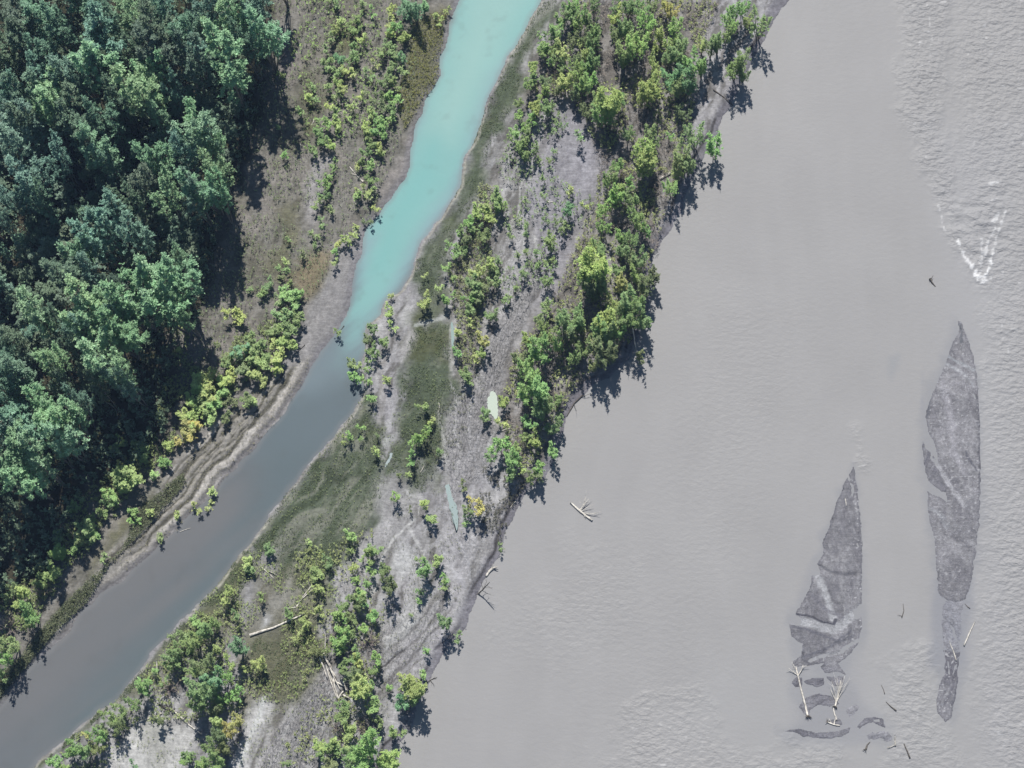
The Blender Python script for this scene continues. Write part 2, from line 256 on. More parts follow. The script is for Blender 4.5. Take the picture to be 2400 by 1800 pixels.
# pale silt fans
for pts, c, a, s, am in [([(315,1705),(356,1688),(400,1705),(425,1693),(461,1717),(442,1754),(417,1830),(235,1830),(256,1766),(290,1737)], (190,186,186), .95, 1, 2.5),
  ([(355,1700),(385,1700),(395,1800),(365,1800)], (150,148,140), .6, 2, 4),
  ([(625,1640),(642,1650),(620,1710),(585,1770),(560,1830),(535,1830),(575,1710),(600,1655)], (196,192,194), .95, 1, 2),
  ([(942,1272),(983,1299),(970,1345),(930,1360),(915,1330)], (196,193,196), .85, 1.2, 3), ([(990,1360),(1012,1370),(1003,1410),(975,1420)], (186,183,182), .7, 1.5, 3),
  ([(907,1495),(930,1470),(985,1425),(990,1440),(960,1490),(905,1520)], (192,190,190), .9, 1, 2),
  ([(627,1437),(640,1445),(634,1470),(612,1475),(615,1450)], (196,193,196), .95, .6, 1.2), ([(575,1365),(600,1365),(600,1440),(570,1470),(560,1410)], (162,158,164), .8, 1.5, 3),
  ([(640,1410),(680,1370),(720,1370),(690,1420),(650,1430)], (168,163,160), .6, 2, 5),
  ([(897,1030),(912,1028),(912,1048),(900,1052)], (205,203,203), .9, .5, 1), ([(915,1020),(935,1015),(930,1035),(915,1045)], (176,174,174), .7, .8, 1.5),
  ([(880,1130),(955,1130),(975,1180),(960,1250),(900,1330),(870,1400),(835,1500),(860,1380),(880,1270)], (160,156,158), .8, 1.5, 3),
  ([(900,1220),(930,1230),(905,1270),(860,1310),(840,1300)], (178,173,176), .7, 1, 3),
  ([(1330,260),(1350,280),(1345,380),(1325,360)], (178,174,182), .6, 1.5, 2), ([(1370,330),(1395,370),(1385,430),(1365,420)], (176,172,180), .6, 1.5, 2),
  ([(1320,250),(1380,280),(1420,380),(1400,480),(1350,560),(1300,700),(1250,640),(1240,480),(1260,330)], (152,147,156), .7, 2, 3),
  ([(1125,600),(1140,610),(1120,650),(1095,700),(1085,760),(1068,800),(1060,770),(1075,690),(1095,640)], (174,169,170), .85, .6, 1.2),
  ([(975,1070),(1000,1100),(1040,1180),(1090,1290),(1080,1400),(1060,1300),(1010,1190)], (166,161,166), .7, 2, 3),
  ([(960,770),(975,790),(960,830),(940,850),(935,830),(950,800)], (180,174,176), .8, .8, 1.5), ([(950,690),(965,690),(962,760),(945,770)], (165,163,160), .5, 1, 2),
  ([(1240,-10),(1320,-10),(1300,20),(1250,60),(1200,150),(1190,150)], (160,156,152), .5, .6, 1)]:
    paint(msk(pts, s, am, n3 if am > 2 else None)*a*mI, c)
# rippled, freshly washed silt bands
ripP = [([(1260,645),(1274,659),(1252,708),(1225,762),(1200,811),(1187,851),(1179,900),(1170,915),(1120,915),(1119,900),(1141,843),(1152,783),(1200,716),(1217,683)], 1.0),
        ([(1179,890),(1165,1000),(1150,1080),(1120,1130),(1085,1140),(1058,1180),(1046,1100),(1044,1000),(1085,935),(1119,900)], .8),
        ([(757,1575),(772,1585),(792,1650),(768,1700),(735,1830),(600,1830),(650,1710),(710,1640)], 1.0), ([(1050,1180),(1110,1160),(1170,1180),(1160,1290),(1110,1400),(1080,1330)], .35),
        ([(1180,500),(1260,560),(1240,680),(1180,660)], .4), ([(850,1500),(960,1440),(1030,1400),(1060,1440),(1000,1500),(900,1640),(850,1640)], .6)]
rip = np.zeros(len(X))
for pts, a in ripP:
    m = msk(pts, .6, 1)*mI; rip = np.maximum(rip, m*a); paint(m*min(a, .8)*.8, (160, 155, 157))
H -= .08*rip*(land > 1.5)
def rill(pts, w, c, a=1.0, dz=0):
    global H
    L = sdist(poly(pts), X+(n2-.5)*.8, Y+(fbm(X, Y, 1.5, 33)-.5)*.8, False); m = ss(w, w*.4, L); paint(m*a, c); H += m*dz
PW = (196, 192, 193); DK = (84, 80, 82)
for pts, w, c, a, dz in [([(974,1220),(950,1240),(927,1263),(906,1293),(892,1323)], .28, PW, .9, -.03), ([(890,1326),(884,1350),(880,1375),(868,1405),(853,1440)], .75, (186,183,183), .8, -.05), ([(957,1152),(970,1165),(987,1171)], .3, PW, .7, 0), ([(987,1171),(985,1190),(982,1210)], .2, PW, .6, 0),
   ([(958,1236),(972,1262),(990,1292)], .25, PW, .8, 0), ([(1161,1019),(1152,1030),(1148,1050)], .25, PW, .8, 0), ([(977,766),(1000,760),(1022,752),(1042,748)], .45, (178,178,176), .7, 0), ([(1102,1460),(1083,1482),(1066,1492),(1048,1500),(1032,1510),(1022,1522)], .22, DK, .95, -.1),
   ([(945,1530),(925,1540),(905,1556),(892,1572),(888,1590)], .22, DK, .9, -.1), ([(1028,972),(1036,1000),(1044,1040),(1046,1100),(1050,1140)], .35, (180,176,176), .5, 0), ([(1185,640),(1170,690),(1150,740),(1135,780)], .3, (182,178,180), .5, -.03), ([(1252,560),(1258,585),(1250,610)], .3, PW, .6, 0),
   ([(1180,450),(1192,490),(1190,540),(1198,580)], .2, PW, .6, 0), ([(1218,380),(1225,430),(1215,500),(1230,560),(1222,610)], .22, PW, .6, 0), ([(1262,560),(1275,600),(1264,640),(1215,680)], .25, (118,113,116), .7, -.03), ([(1300,600),(1290,630),(1270,655)], .25, (112,107,110), .7, 0),
   ([(905,1500),(940,1480),(965,1455),(985,1430)], .5, PW, .6, 0), ([(620,1640),(610,1680),(588,1730),(565,1790)], .5, (206,204,205), .8, 0), ([(760,1600),(778,1630),(770,1680),(740,1740),(720,1800)], .3, (190,186,186), .6, 0), ([(700,1660),(672,1720),(650,1800)], .3, (186,182,182), .5, 0),
   ([(1063,762),(1058,790),(1056,830),(1060,870)], .35, (186,182,180), .6, 0), ([(1060,900),(1072,960),(1066,1010),(1078,1060),(1070,1120)], .25, (186,182,184), .55, -.03), ([(1110,930),(1098,980),(1105,1030),(1092,1080)], .25, (182,178,182), .5, -.03), ([(1130,1000),(1110,1060),(1120,1110),(1150,1140)], .25, (176,172,178), .5, 0),
   ([(830,800),(838,850),(826,900),(845,960)], .4, (150,146,144), .5, 0), ([(920,760),(905,820),(890,880),(898,940),(888,990)], .6, (166,160,160), .6, 0), ([(1015,1230),(1030,1280),(1060,1330),(1090,1380)], .4, (182,178,184), .5, 0), ([(1040,1190),(1060,1240),(1090,1300),(1100,1360)], .3, (184,180,186), .5, 0),
   ([(1010,1420),(985,1460),(950,1500),(910,1530)], .25, (112,107,108), .6, -.03), ([(1025,1430),(1005,1475),(965,1515),(930,1545)], .25, (114,109,110), .6, -.03), ([(1060,1420),(1030,1470),(990,1510),(950,1560),(905,1600)], .25, (110,105,106), .6, -.03), ([(1000,1540),(960,1570),(920,1600),(880,1640)], .22, (116,110,108), .6, -.03)]:
    rill(pts, w, c, a, dz)
# wet rim along every shore, cut-bank lip along the river
paint(ss(1.4, .2, land)*ss(-.5, .2, land)*.55*(1-moss), (134, 129, 136)); paint(ss(2.2, .6, -dR)*(-dR > 0)*.7, (128, 123, 132))
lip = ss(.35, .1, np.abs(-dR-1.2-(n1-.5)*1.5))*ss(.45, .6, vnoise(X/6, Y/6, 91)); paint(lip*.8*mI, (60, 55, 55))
pl = ss(.28, .08, np.abs(-dC-.35))*(-dC > 0)*mI; paint(pl*.7, (176, 170, 160))
paint((land > 30)*1.0*(~(mFo > .5)), (110, 112, 90))
# raised sand shoals under and in the river are built as their own sheets below
jit = (1+(vnoise(X*2.3, Y*2.3, 99)-.5)*.22)*(1+(n2-.5)*.25)
col *= jit[:, None]
def sheet(name, mat, Xs, Ys, Zs, keep, cols, ripple, label, cat, kind='structure', nxx=None, nyy=None):
    nxx = nxx or nx; nyy = nyy or ny
    i, j = np.meshgrid(np.arange(nxx-1), np.arange(nyy-1)); a = (j*nxx+i).ravel(); Q = np.stack([a, a+1, a+1+nxx, a+nxx], 1)
    if keep is not None:
        Q = Q[keep[Q].any(1)]; used = np.unique(Q); mp = np.full(len(Xs), -1); mp[used] = np.arange(len(used)); Q = mp[Q]
    else: used = np.arange(len(Xs))
    me = setmesh(bpy.data.meshes.new(name), np.stack([Xs[used], Ys[used], Zs[used]], 1), Q)
    attrc(me, 'soil', cols[used]); attrf(me, 'ripple', ripple[used]); me.shade_smooth()
    return tag(mkobj(name, me, mat), label, cat, None, kind)
col *= np.array([.955, 1.0, .995])
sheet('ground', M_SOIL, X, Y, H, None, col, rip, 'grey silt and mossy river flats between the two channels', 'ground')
def gz(x, y):
    i = np.clip(np.searchsorted(GX, x), 1, nx-1); j = np.clip(np.searchsorted(GY, y), 1, ny-1); return float(H[j*nx+i])
# ------------------------------------------------------------------ channel water
cc = np.empty((len(X), 3)); cc[:] = C(120, 126, 131)
P_ = at(np.array([1100, 1100]), np.array([0, 900]))
tY = Y   # image-up coordinate
def cp(m, c): 
    global cc
    m = np.clip(m, 0, 1)[:, None]; cc = cc*(1-m)+C(*c)*m
def sm(pts, s, amp=0, pat=None): return ss(-s, s, sdist(Z(pts), X, Y)+(((pat if pat is not None else n1)-.5)*amp))
cp(sm([(640,900),(870,900),(860,960),(640,1240),(470,1440),(330,1600),(200,1720),(150,1700),(420,1400),(600,1150)], 4, 3), (112, 125, 131))
mxn = fbm(*flow(X, Y, 7, np.array([-.75, -.66])), 2.2, 88, 5); cp(sm([(250,1350),(520,1130),(560,1200),(330,1450),(100,1680),(-100,1800),(-100,1650)], 5, 9, mxn)*.8, (130, 131, 134))
yy = lambda a, b: ss(at(900, a)[1], at(900, b)[1], Y+(mxn-.5)*9)
cp(sm([(700,800),(900,780),(880,1000),(760,1050),(620,1060)], 4, 3), (116, 129, 136))
cp(sm([(700,600),(1000,480),(1100,400),(1000,640),(900,760),(860,860),(700,920)], 3, 3), (132, 147, 155))
cp(sm([(1600,-900),(2200,-1900),(3900,-4600),(3200,-4600),(1800,-1900),(1350,-900),(1080,0),(900,420),(820,560),(850,700),(800,830),(870,830),(960,640),(1060,470),(1110,380),(1310,0),(1440,-300)], 2, 3, mxn)*(.15+.85*yy(990, 620)), (152, 186, 192))
cp(sm([(1580,-900),(2150,-1900),(3800,-4600),(3300,-4600),(1850,-1900),(1400,-900),(1200,-300),(1075,0),(1030,150),(970,330),(920,470),(880,540),(858,640),(835,700),(808,770),(770,860),(800,880),(845,800),(880,740),(930,640),(965,560),(1010,480),(1050,440),(1075,380),(1130,200),(1290,0),(1430,-300)], 1.8, 3, mxn)*yy(960, 600), (148, 199, 197))
cp(sm([(1580,-900),(2150,-1900),(3800,-4600),(3300,-4600),(1850,-1900),(1400,-900),(1200,-300),(1090,0),(1050,140),(1000,300),(1060,330),(1110,260),(1240,0),(1400,-300)], 4, 3)*.8, (168, 208, 203))
cp(sm([(1020,330),(950,400),(900,520),(870,640),(900,640),(960,520),(1040,420)], 2.5, 3)*.7, (140, 200, 198))
cp(sm([(1040,500),(1075,440),(1085,400),(1095,400),(1060,480),(1000,560),(975,600)], 1.2, 2)*.7, (176, 176, 190))
cp(ss(.9, .1, dC)*.35, (150, 150, 152)); cp(ss(.62, .8, n2)*.12, (110, 110, 110))
cc *= .84
sheet('side_channel_water', M_CHAN, X, Y, np.zeros(len(X)), dC > -1.2, cc, .35+.5*n4, 'turquoise side channel fading to grey mud-coloured water downstream', 'water')
# ------------------------------------------------------------------ main river
rc = np.empty((len(X), 3)); rc[:] = C(178, 177, 178)
rough = np.zeros(len(X))
def rz(pts, s, a, amp=4): 
    global rough
    rough = np.maximum(rough, sm(pts, s, amp, n2)*a)
rz([(2110,-300),(2230,-300),(2230,120),(2200,250),(2230,400),(2260,520),(2240,570),(2180,420),(2120,250),(2120,100)], 2, .8)
rz([(2230,-300),(2600,-300),(2600,2000),(2330,2000),(2300,1650),(2310,1300),(2310,900),(2330,700),(2250,560),(2260,300)], 4, .7)
rz([(2255,560),(2300,655),(2345,560),(2370,420),(2320,380),(2290,480)], 2, 1.0)
rz([(1700,700),(1850,750),(1830,1000),(1720,1300),(1640,1700),(1500,1900),(1300,1900),(1560,1300)], 9, .12, 8)
rz([(1480,1640),(1640,1600),(1700,1760),(1960,1760),(1960,1900),(1400,1900)], 3, .5, 6)
rz([(2080,1560),(2170,1520),(2220,1700),(2260,1800),(2080,1830),(2100,1700)], 2.5, .55, 5)
rz([(1995,1000),(2020,1000),(2040,1110),(2010,1100)], 1, .4, 2); rz([(1540,1300),(1360,1300),(1180,1480),(1300,1560),(1480,1500)], 6, .2, 8)
rough = rough*(.55+.9*fbm(X, Y, 4, 47))+.03+.04*n4
def line(pts): return sdist(poly(pts), X, Y, False)
def foam(pts, w, a, s=0): return ss(w, w*.2, line(pts)+(vnoise(X*2.4, Y*2.4, 120+s)-.45)*w*2.0)*a
fo = np.zeros(len(X))
for k, (pts, w, a) in enumerate([([(2272,618),(2290,640),(2302,653),(2312,640),(2322,612)], .36, 1), ([(2292,646),(2301,654),(2311,648)], .75, 1), ([(2262,603),(2272,618)], .3, .7), ([(2322,612),(2329,585)], .22, .7),
   ([(2244,564),(2252,580),(2262,603)], .3, .8), ([(2327,590),(2334,560),(2348,520),(2360,485)], .25, .5), ([(2308,600),(2318,560),(2333,535)], .25, .5), ([(2300,560),(2302,600),(2298,640)], .3, .4),
   ([(2340,500),(2330,520)], .35, .5), ([(2215,543),(2205,500),(2197,470)], .22, .4), ([(2178,40),(2184,90),(2176,150),(2172,170)], .12, .15),
   ([(2320,430),(2345,428)], .25, .5), ([(2325,470),(2345,462)], .2, .4)]):
    fo = np.maximum(fo, foam(pts, w, a, k))
spk = ss(.9, .98, vnoise(X*1.3, Y*2.2, 150))*ss(.3, .6, rough)*.22; fo = np.maximum(fo, spk)
rc *= (1+(fbm((X+8*fbm(X, Y, 22, 135, 2))*2.2, Y*.35, 4, 131, 5)-.5)*.05+(fbm(X, Y, 14, 133, 3)-.5)*.07)[:, None]; rc = rc*(1-fo[:, None])+np.array([.93, .94, .95])*fo[:, None]
for pts, c, a, s in [([(2080,1500),(2250,1500),(2280,1800),(1800,1800),(1600,1700),(1650,1560)], (182,182,184), .5, 6), ([(2175,300),(2400,300),(2400,1800),(2300,1800)], (183,183,187), .5, 6),
   ([(2085,840),(2108,832),(2102,865),(2090,890),(2082,880)], (164,167,172), .6, .9), ([(2160,870),(2165,870),(2164,960),(2158,960)], (160,161,170), .7, .5),
   ([(2275,1360),(2190,1360),(2185,1560),(2265,1560)], (164,165,173), .6, 1.2), ([(1870,1570),(2010,1560),(2030,1730),(1860,1720)], (168,168,173), .6, 2.5)]:
    m = sm(pts, s, 1.5)[:, None]*a; rc = rc*(1-m)+C(*c)*m
for pts, a in [([(2240,745),(2300,900),(2306,1200),(2280,1400),(2260,1560),(2240,1700),(2205,1690),(2190,1560),(2180,1300),(2160,1150),(2155,1020),(2170,900),(2225,800)], .5), ([(2000,1085),(2028,1250),(2028,1500),(1970,1580),(1860,1572),(1845,1460),(1895,1350),(1930,1240)], .5),
    ([(1860,1575),(1990,1575),(2020,1640),(2100,1700),(2100,1755),(2010,1750),(1850,1740),(1820,1712),(1880,1690),(1850,1620)], .35)]:
    m = sm(pts, .9, 2.2, n2)[:, None]*a; rc = rc*(1-m)+C(156, 158, 165)*m
wk = sm([(2262,600),(2300,658),(2340,590),(2375,470),(2340,400),(2300,430),(2250,470),(2205,450),(2240,560)], 2, 3); wz = (fbm(X, Y*1.6, 2.2, 160, 3)-.5)*(.30*np.clip(rough-.25, 0, 1)+.5*wk)+fo*.12
wz = np.where(dR > .5, wz, np.minimum(wz, 0)*0)
rc *= .83
sheet('river_water', M_RIVER, X, Y, wz, dR > -1.2, rc, rough, 'wide opaque grey glacial river with riffles on the right', 'water')
# ------------------------------------------------------------------ gravel / sand bars standing in the river
FILM = (170, 171, 176)
def bar(pts, st, label, base=(131,130,136), light=(168,168,172), hmax=.16, wet=.5, dirn=(.12, 1), speck=0, spx=None, strips=(), em=None, warp=2.0):
    P = poly(pts); a, b = P.min(0)-1, P.max(0)+1; gx = np.arange(a[0], b[0], st); gy = np.arange(a[1], b[1], st); x, y = [q.ravel() for q in np.meshgrid(gx, gy)]
    d = np.array(dirn, float); d /= np.linalg.norm(d); xw = x+(fbm(x, y, 6, 201, 3)-.5)*warp*2; yw = y+(fbm(x, y, 6, 205, 3)-.5)*warp*2
    u, v = flow(xw, yw, 6, d); s = fbm(u, v, 1.0, 200, 5); s2 = fbm(u*1.6, v, .38, 207, 4); t = fbm(x, y, 4.5, 210, 3); f = fbm(x, y, .7, 220, 3)
    w = sdist(P, x+(f-.5)*.35, y+(fbm(x, y, 1, 230)-.5)*.5)
    h = np.where(w > 0, .02+hmax*ss(0, 4, w)+(s-.5)*.16*ss(0, 1, w)+(s2-.5)*.08, -.02+.25*w)
    if em is not None: h = np.where(w > 0, (s*.6+s2*.4-em)*.35*ss(0, 1.5, w)-.01*(w < .6), -.02+.25*w)
    c = np.empty((len(x), 3)); c[:] = C(*base)
    def p(m, k):
        nonlocal c
        m = np.clip(m, 0, 1)[:, None]; c = c*(1-m)+C(*k)*m
    p(ss(.44, .66, s)*wet*.62, light); p(ss(.54, .70, s2)*.32, light); p(ss(.5, .34, s2)*.3, (104, 103, 111)); p(ss(.52, .34, t)*.4, (112, 111, 118)); p(ss(.48, .7, t)*.5, (152, 151, 157))
    p(ss(.45, 0, w)*.55, (104, 104, 112)); 
    for q, wd, k, am in strips:
        L = sdist(poly(q), x+(f-.5)*.7, y+(t-.5)*1.2, False); p(ss(wd, wd*.35, L)*am, k); h = h-.05*ss(wd, wd*.3, L)*(k == FILM)
    g = vnoise(x*3.3, y*3.3, 240); g2 = vnoise(x*7, y*7, 241); c *= (1+(g-.5)*.18+(g2-.5)*.24)[:, None]
    if speck:
        z = ss(.80, .9, vnoise(x*4.3, y*4.3, 250))*speck
        if spx is not None: xc = at(np.array([spx]), np.array([1300]))[0, 0]; z = z*ss(-2, 3, x-xc+(t-.5)*8)
        p(z, (214, 214, 218))
    nxx, nyy = len(gx), len(gy)
    return sheet('gravel_bar', M_BAR, x, y, h, w > -.4, c, np.clip(s2, 0, 1)*.10, label, 'gravel bar', 'structure', nxx, nyy)
BA = [(2246,752),(2253,757),(2262,774),(2276,817),(2287,860),(2294,926),(2297,998),(2298,1143),(2297,1197),(2294,1240),(2287,1290),(2276,1363),(2262,1405),(2235,1412),(2208,1402),(2200,1390),(2193,1308),(2190,1265),(2175,1200),(2173,1150),(2190,1160),(2222,1176),(2212,1140),(2196,1095),(2198,1068),(2188,1034),(2176,1012),(2168,973),(2176,947),(2194,903),(2216,853),(2232,800),(2243,788),(2248,772)]
bar(BA, .15, 'large dark leaf-shaped gravel bar on the right side of the river', dirn=(-.28, 1), warp=3.2, speck=.35, strips=[([(2212,905),(2225,960),(2235,1020),(2232,1060),(2262,1110)], .7, (158,157,164), .8), ([(2186,1075),(2205,1105),(2232,1150),(2262,1190)], .45, (170,170,176), .8),
   ([(2215,855),(2240,862),(2268,880),(2280,900)], .35, (166,168,174), .7), ([(2222,838),(2250,850),(2282,862)], .3, (162,166,172), .7), ([(2205,850),(2180,930),(2172,980)], .35, (96,98,106), .7), ([(2262,1060),(2275,1080),(2287,1102)], .3, (88,88,98), .8), ([(2290,930),(2294,1000),(2295,1140)], .3, (92,92,100), .6),
   ([(2247,755),(2256,775),(2252,800)], .35, (84,88,96), .7), ([(2176,1190),(2200,1200),(2220,1240)], .5, (150,152,158), .6)])
bar([(2160,1025),(2170,1050),(2185,1062),(2195,1085),(2210,1120),(2226,1154),(2215,1156),(2190,1140),(2176,1128),(2168,1100)], .13, 'thin dark wedge of sand off the left edge of the big gravel bar', (112,111,120), dirn=(.45, 1), strips=[([(2186,1062),(2184,1075),(2200,1100),(2222,1140)], .25, FILM, .8)])
bar([(2206,1512),(2215,1520),(2236,1530),(2251,1528),(2247,1580),(2240,1634),(2229,1684),(2215,1694),(2198,1672),(2195,1645),(2203,1600),(2213,1565)], .13, 'narrow dark gravel bar at the tail of the big bar', (108,107,116), speck=.55, strips=[([(2204,1518),(2212,1545),(2208,1580)], .4, FILM, .5)])
bar([(2208,1395),(2240,1405),(2264,1398),(2258,1500),(2252,1535),(2225,1532),(2206,1512),(2200,1450)], .14, 'barely emerged streaky shoal between two dark gravel bars', (140,141,150), (172,172,178), em=.39, dirn=(-.5, 1))
BB = [(2000,1091),(2005,1110),(2010,1143),(2015,1197),(2019,1230),(2021,1308),(2021,1345),(2020,1400),(2020,1470),(2012,1507),(1990,1535),(1960,1560),(1930,1555),(1905,1560),(1880,1562),(1862,1562),(1859,1548),(1879,1533),(1880,1508),(1855,1492),(1849,1461),(1856,1446),(1864,1438),(1886,1402),(1902,1366),(1904,1338),(1916,1322),(1930,1298),(1927,1272),(1940,1243),(1954,1197),(1983,1124)]
bar(BB, .125, 'pointed dark gravel bar left of the big bar, ragged at its lower end', (128,127,133), speck=.85, spx=1985, dirn=(-.15, 1), warp=1.5, strips=[([(1905,1322),(1916,1345),(1932,1385),(1945,1420),(1952,1448)], .75, FILM, .95), ([(1852,1452),(1885,1462),(1925,1470),(1950,1474),(1975,1462),(1998,1443),(2020,1428)], 1.05, FILM, .95),
   ([(1864,1441),(1895,1447),(1925,1459),(1955,1462),(1958,1450)], .22, (78,78,88), .95), ([(1860,1436),(1886,1400),(1903,1362)], .2, (90,90,98), .8), ([(1926,1275),(1941,1240),(1956,1195),(1984,1122),(1999,1094)], .2, (80,80,88), .8), ([(1918,1322),(1950,1340),(1985,1348),(2005,1345)], .3, (92,92,100), .7),
   ([(1905,1400),(1935,1430),(1975,1445)], .45, (112,111,120), .6), ([(1885,1545),(1925,1530),(1960,1505),(2000,1490)], .3, (100,100,110), .7), ([(1900,1552),(1940,1535),(1975,1520),(2010,1500)], .35, FILM, .6), ([(1858,1470),(1895,1482),(1925,1490),(1960,1500),(1995,1480)], .3, (98,98,108), .7), ([(1882,1535),(1884,1550),(1900,1558)], .3, (92,92,100), .7)])
bar([(1922,1562),(1945,1545),(1962,1552),(1984,1582),(1958,1574),(1935,1578)], .11, 'small sand islet under the ragged end of the pointed bar', (118,117,126), hmax=.05, dirn=(1, .3))
for pts, lb in [([(1856,1601),(1868,1584),(1882,1590),(1880,1610),(1866,1612)], 'small sand spit under the root end of the long drift tree'), ([(1884,1597),(1905,1587),(1930,1589),(1931,1604),(1915,1610),(1893,1605)], 'oval sand islet between the two stranded drift trees'),
    ([(1935,1588),(1955,1583),(1978,1585),(1974,1608),(1955,1606)], 'sand islet behind the bushy drift tree'), ([(1873,1656),(1890,1634),(1920,1626),(1950,1632),(1968,1650),(1945,1656),(1915,1651),(1898,1662),(1895,1680),(1883,1672)], 'arched sand islet between the bases of two drift trees'),
    ([(1836,1712),(1872,1708),(1895,1714),(1930,1718),(1965,1712),(1994,1702),(1990,1717),(1970,1728),(1930,1730),(1885,1726),(1866,1718)], 'long thin crescent of sand, lowest islet of the river'), ([(2008,1702),(2025,1682),(2050,1677),(2068,1685),(2075,1705),(2060,1702),(2045,1694),(2028,1698),(2014,1708)], 'curled dark sand islet right of the crescent one'),
    ([(1938,1690),(1965,1683),(1977,1695),(1960,1704)], 'tiny sand patch around the small forked drift log')]:
    bar(pts, .10, lb, (106,105,114), (160,160,168), .06, .4, (1, .1))
bar([(2020,1722),(2045,1700),(2088,1710),(2098,1738),(2070,1750),(2035,1748)], .11, 'mottled low shoal under the curled sand islet', (126,126,134), (168,168,174), em=.5, dirn=(1, .4))
bar([(1975,1655),(2010,1640),(2025,1665),(2015,1690),(1985,1700)], .11, 'mottled shallow patch right of the bushy drift tree', (134,134,142), (168,168,174), em=.54, dirn=(1, .4))
# ------------------------------------------------------------------ ponds: small sheets lying in the silt
M_POND = water_mat('pale_pond_water', .15, 1, 1, .05)
def pond(pts, c, label):
    P = poly(pts); n = len(P); ce = P.mean(0); V = []
    for k in range(n):       # smooth closed outline
        for t in (0, .25, .5, .75):
            p0, p1, p2, p3 = P[k-1], P[k], P[(k+1) % n], P[(k+2) % n]
            V.append(.5*((2*p1)+(-p0+p2)*t+(2*p0-5*p1+4*p2-p3)*t*t+(-p0+3*p1-3*p2+p3)*t**3))
    V = np.array(V); V += R_.normal(0, .07, V.shape); zz = max(gz(*v) for v in V)+.015; m = len(V); V3 = [(*v, zz) for v in V]+[(*v, zz-.5) for v in V]
    me = bpy.data.meshes.new('pond'); me.from_pydata(V3, [], [list(range(m))]+[[k, k+m, (k+1) % m+m, (k+1) % m] for k in range(m)])
    attrc(me, 'soil', np.tile(C(*c), (2*m, 1))); attrf(me, 'ripple', np.full(2*m, .1))
    tag(mkobj('pond', me, M_POND), label, 'pond', None, 'structure')
pond([(1151,922),(1158,921),(1165,932),(1168,950),(1168,970),(1165,984),(1158,983),(1152,975),(1145,972),(1143,955),(1144,940)], (204,216,204), 'bright pale green oval pond at the end of the rippled silt')
pond([(1046,1141),(1055,1142),(1060,1165),(1070,1190),(1075,1215),(1073,1246),(1067,1240),(1060,1210),(1052,1180),(1047,1160)], (168,184,184), 'long narrow pale pond in the middle of the silt fan')
pond([(1059,762),(1063,765),(1066,785),(1064,815),(1060,818),(1058,790)], (160,180,178), 'thin sliver of pale water beside the moss meadow')
pond([(913,1072),(918,1062),(921,1070),(914,1085),(906,1098),(903,1094)], (176,188,190), 'short white trickle of water between mossy patches')
# ------------------------------------------------------------------ plant geometry
class Leaf:
    def __init__(s): s.V = []; s.T = []; s.U = []
    def blades(s, c, d, L, W, tint, hue):
        """c,d: (n,3) roots and unit directions; folded diamond leaves"""
        n = len(c); up = R_.normal(0, 1, (n, 3))*.45+np.array([0, 0, 1.0]); sd = np.cross(d, up); sd /= np.linalg.norm(sd, axis=1, keepdims=True)+1e-9
        L = np.broadcast_to(np.asarray(L, float).reshape(-1, 1), (n, 1)); W = np.broadcast_to(np.asarray(W, float).reshape(-1, 1), (n, 1))
        dn = np.array([0, 0, -1.0])
        v = np.stack([c, c+d*L*.5-sd*W/2, c+d*L+dn*L*.18, c+d*L*.5+sd*W/2], 1)
        s.V.append(v.reshape(-1, 3)); s.T.append(np.repeat(np.clip(tint, 0, 1), 4)); s.U.append(np.repeat(np.clip(hue, 0, 1), 4))
    def rosettes(s, P, rad, nb, lift=(.0, .75), wid=.42):
        n = len(P); az = R_.uniform(0, 2*math.pi, (n, nb)); el = R_.uniform(lift[0], lift[1], (n, nb))
        d = np.stack([np.cos(az)*np.cos(el), np.sin(az)*np.cos(el), np.sin(el)], -1).reshape(-1, 3)
        L = (np.asarray(rad)*np.ones(n))[:, None]*R_.uniform(.65, 1.2, (n, nb)); t = (R_.uniform(.2, .8, n)[:, None]+R_.normal(0, .14, (n, nb))).ravel(); h = (R_.uniform(.2, .8, n)[:, None]+R_.normal(0, .1, (n, nb))).ravel()
        s.blades(np.repeat(P, nb, 0), d, L.ravel(), L.ravel()*wid, t, h)
    def mesh(s, name):
        V = np.concatenate(s.V); Q = np.arange(len(V)).reshape(-1, 4); me = setmesh(bpy.data.meshes.new(name), V, Q)
        attrf(me, 'tint', np.concatenate(s.T)); attrf(me, 'hue', np.concatenate(s.U)); me.materials.append(M_LEAF); return me
class Tube:
    def __init__(s): s.V = []; s.Q = []; s.n = 0
    def add(s, P, r, k=6):
        P = np.array(P, float); r = np.array(r, float); m = len(P)
        T = np.gradient(P, axis=0); T /= np.linalg.norm(T, axis=1, keepdims=True)+1e-9
        a = np.cross(T, [.13, .31, .94]); a /= np.linalg.norm(a, axis=1, keepdims=True)+1e-9; b = np.cross(T, a)
        th = np.arange(k)*2*math.pi/k
        R = P[:, None]+(a[:, None]*np.cos(th)[None, :, None]+b[:, None]*np.sin(th)[None, :, None])*r[:, None, None]
        s.V.append(R.reshape(-1, 3))
        for i in range(m-1):
            for j in range(k): s.Q.append([s.n+i*k+j, s.n+i*k+(j+1) % k, s.n+(i+1)*k+(j+1) % k, s.n+(i+1)*k+j])
        for base in (s.n, s.n+(m-1)*k):
            if k == 6: s.Q += [[base, base+1, base+2, base+3], [base, base+3, base+4, base+5]]
            else: s.Q.append([base+q for q in range(4)])
        s.n += m*k
    def mesh(s, name, mat):
        me = setmesh(bpy.data.meshes.new(name), np.concatenate(s.V), np.array(s.Q)); me.materials.append(mat); me.shade_smooth(); return me
def uv3(az, el): return np.array([math.cos(az)*math.cos(el), math.sin(az)*math.cos(el), math.sin(el)])
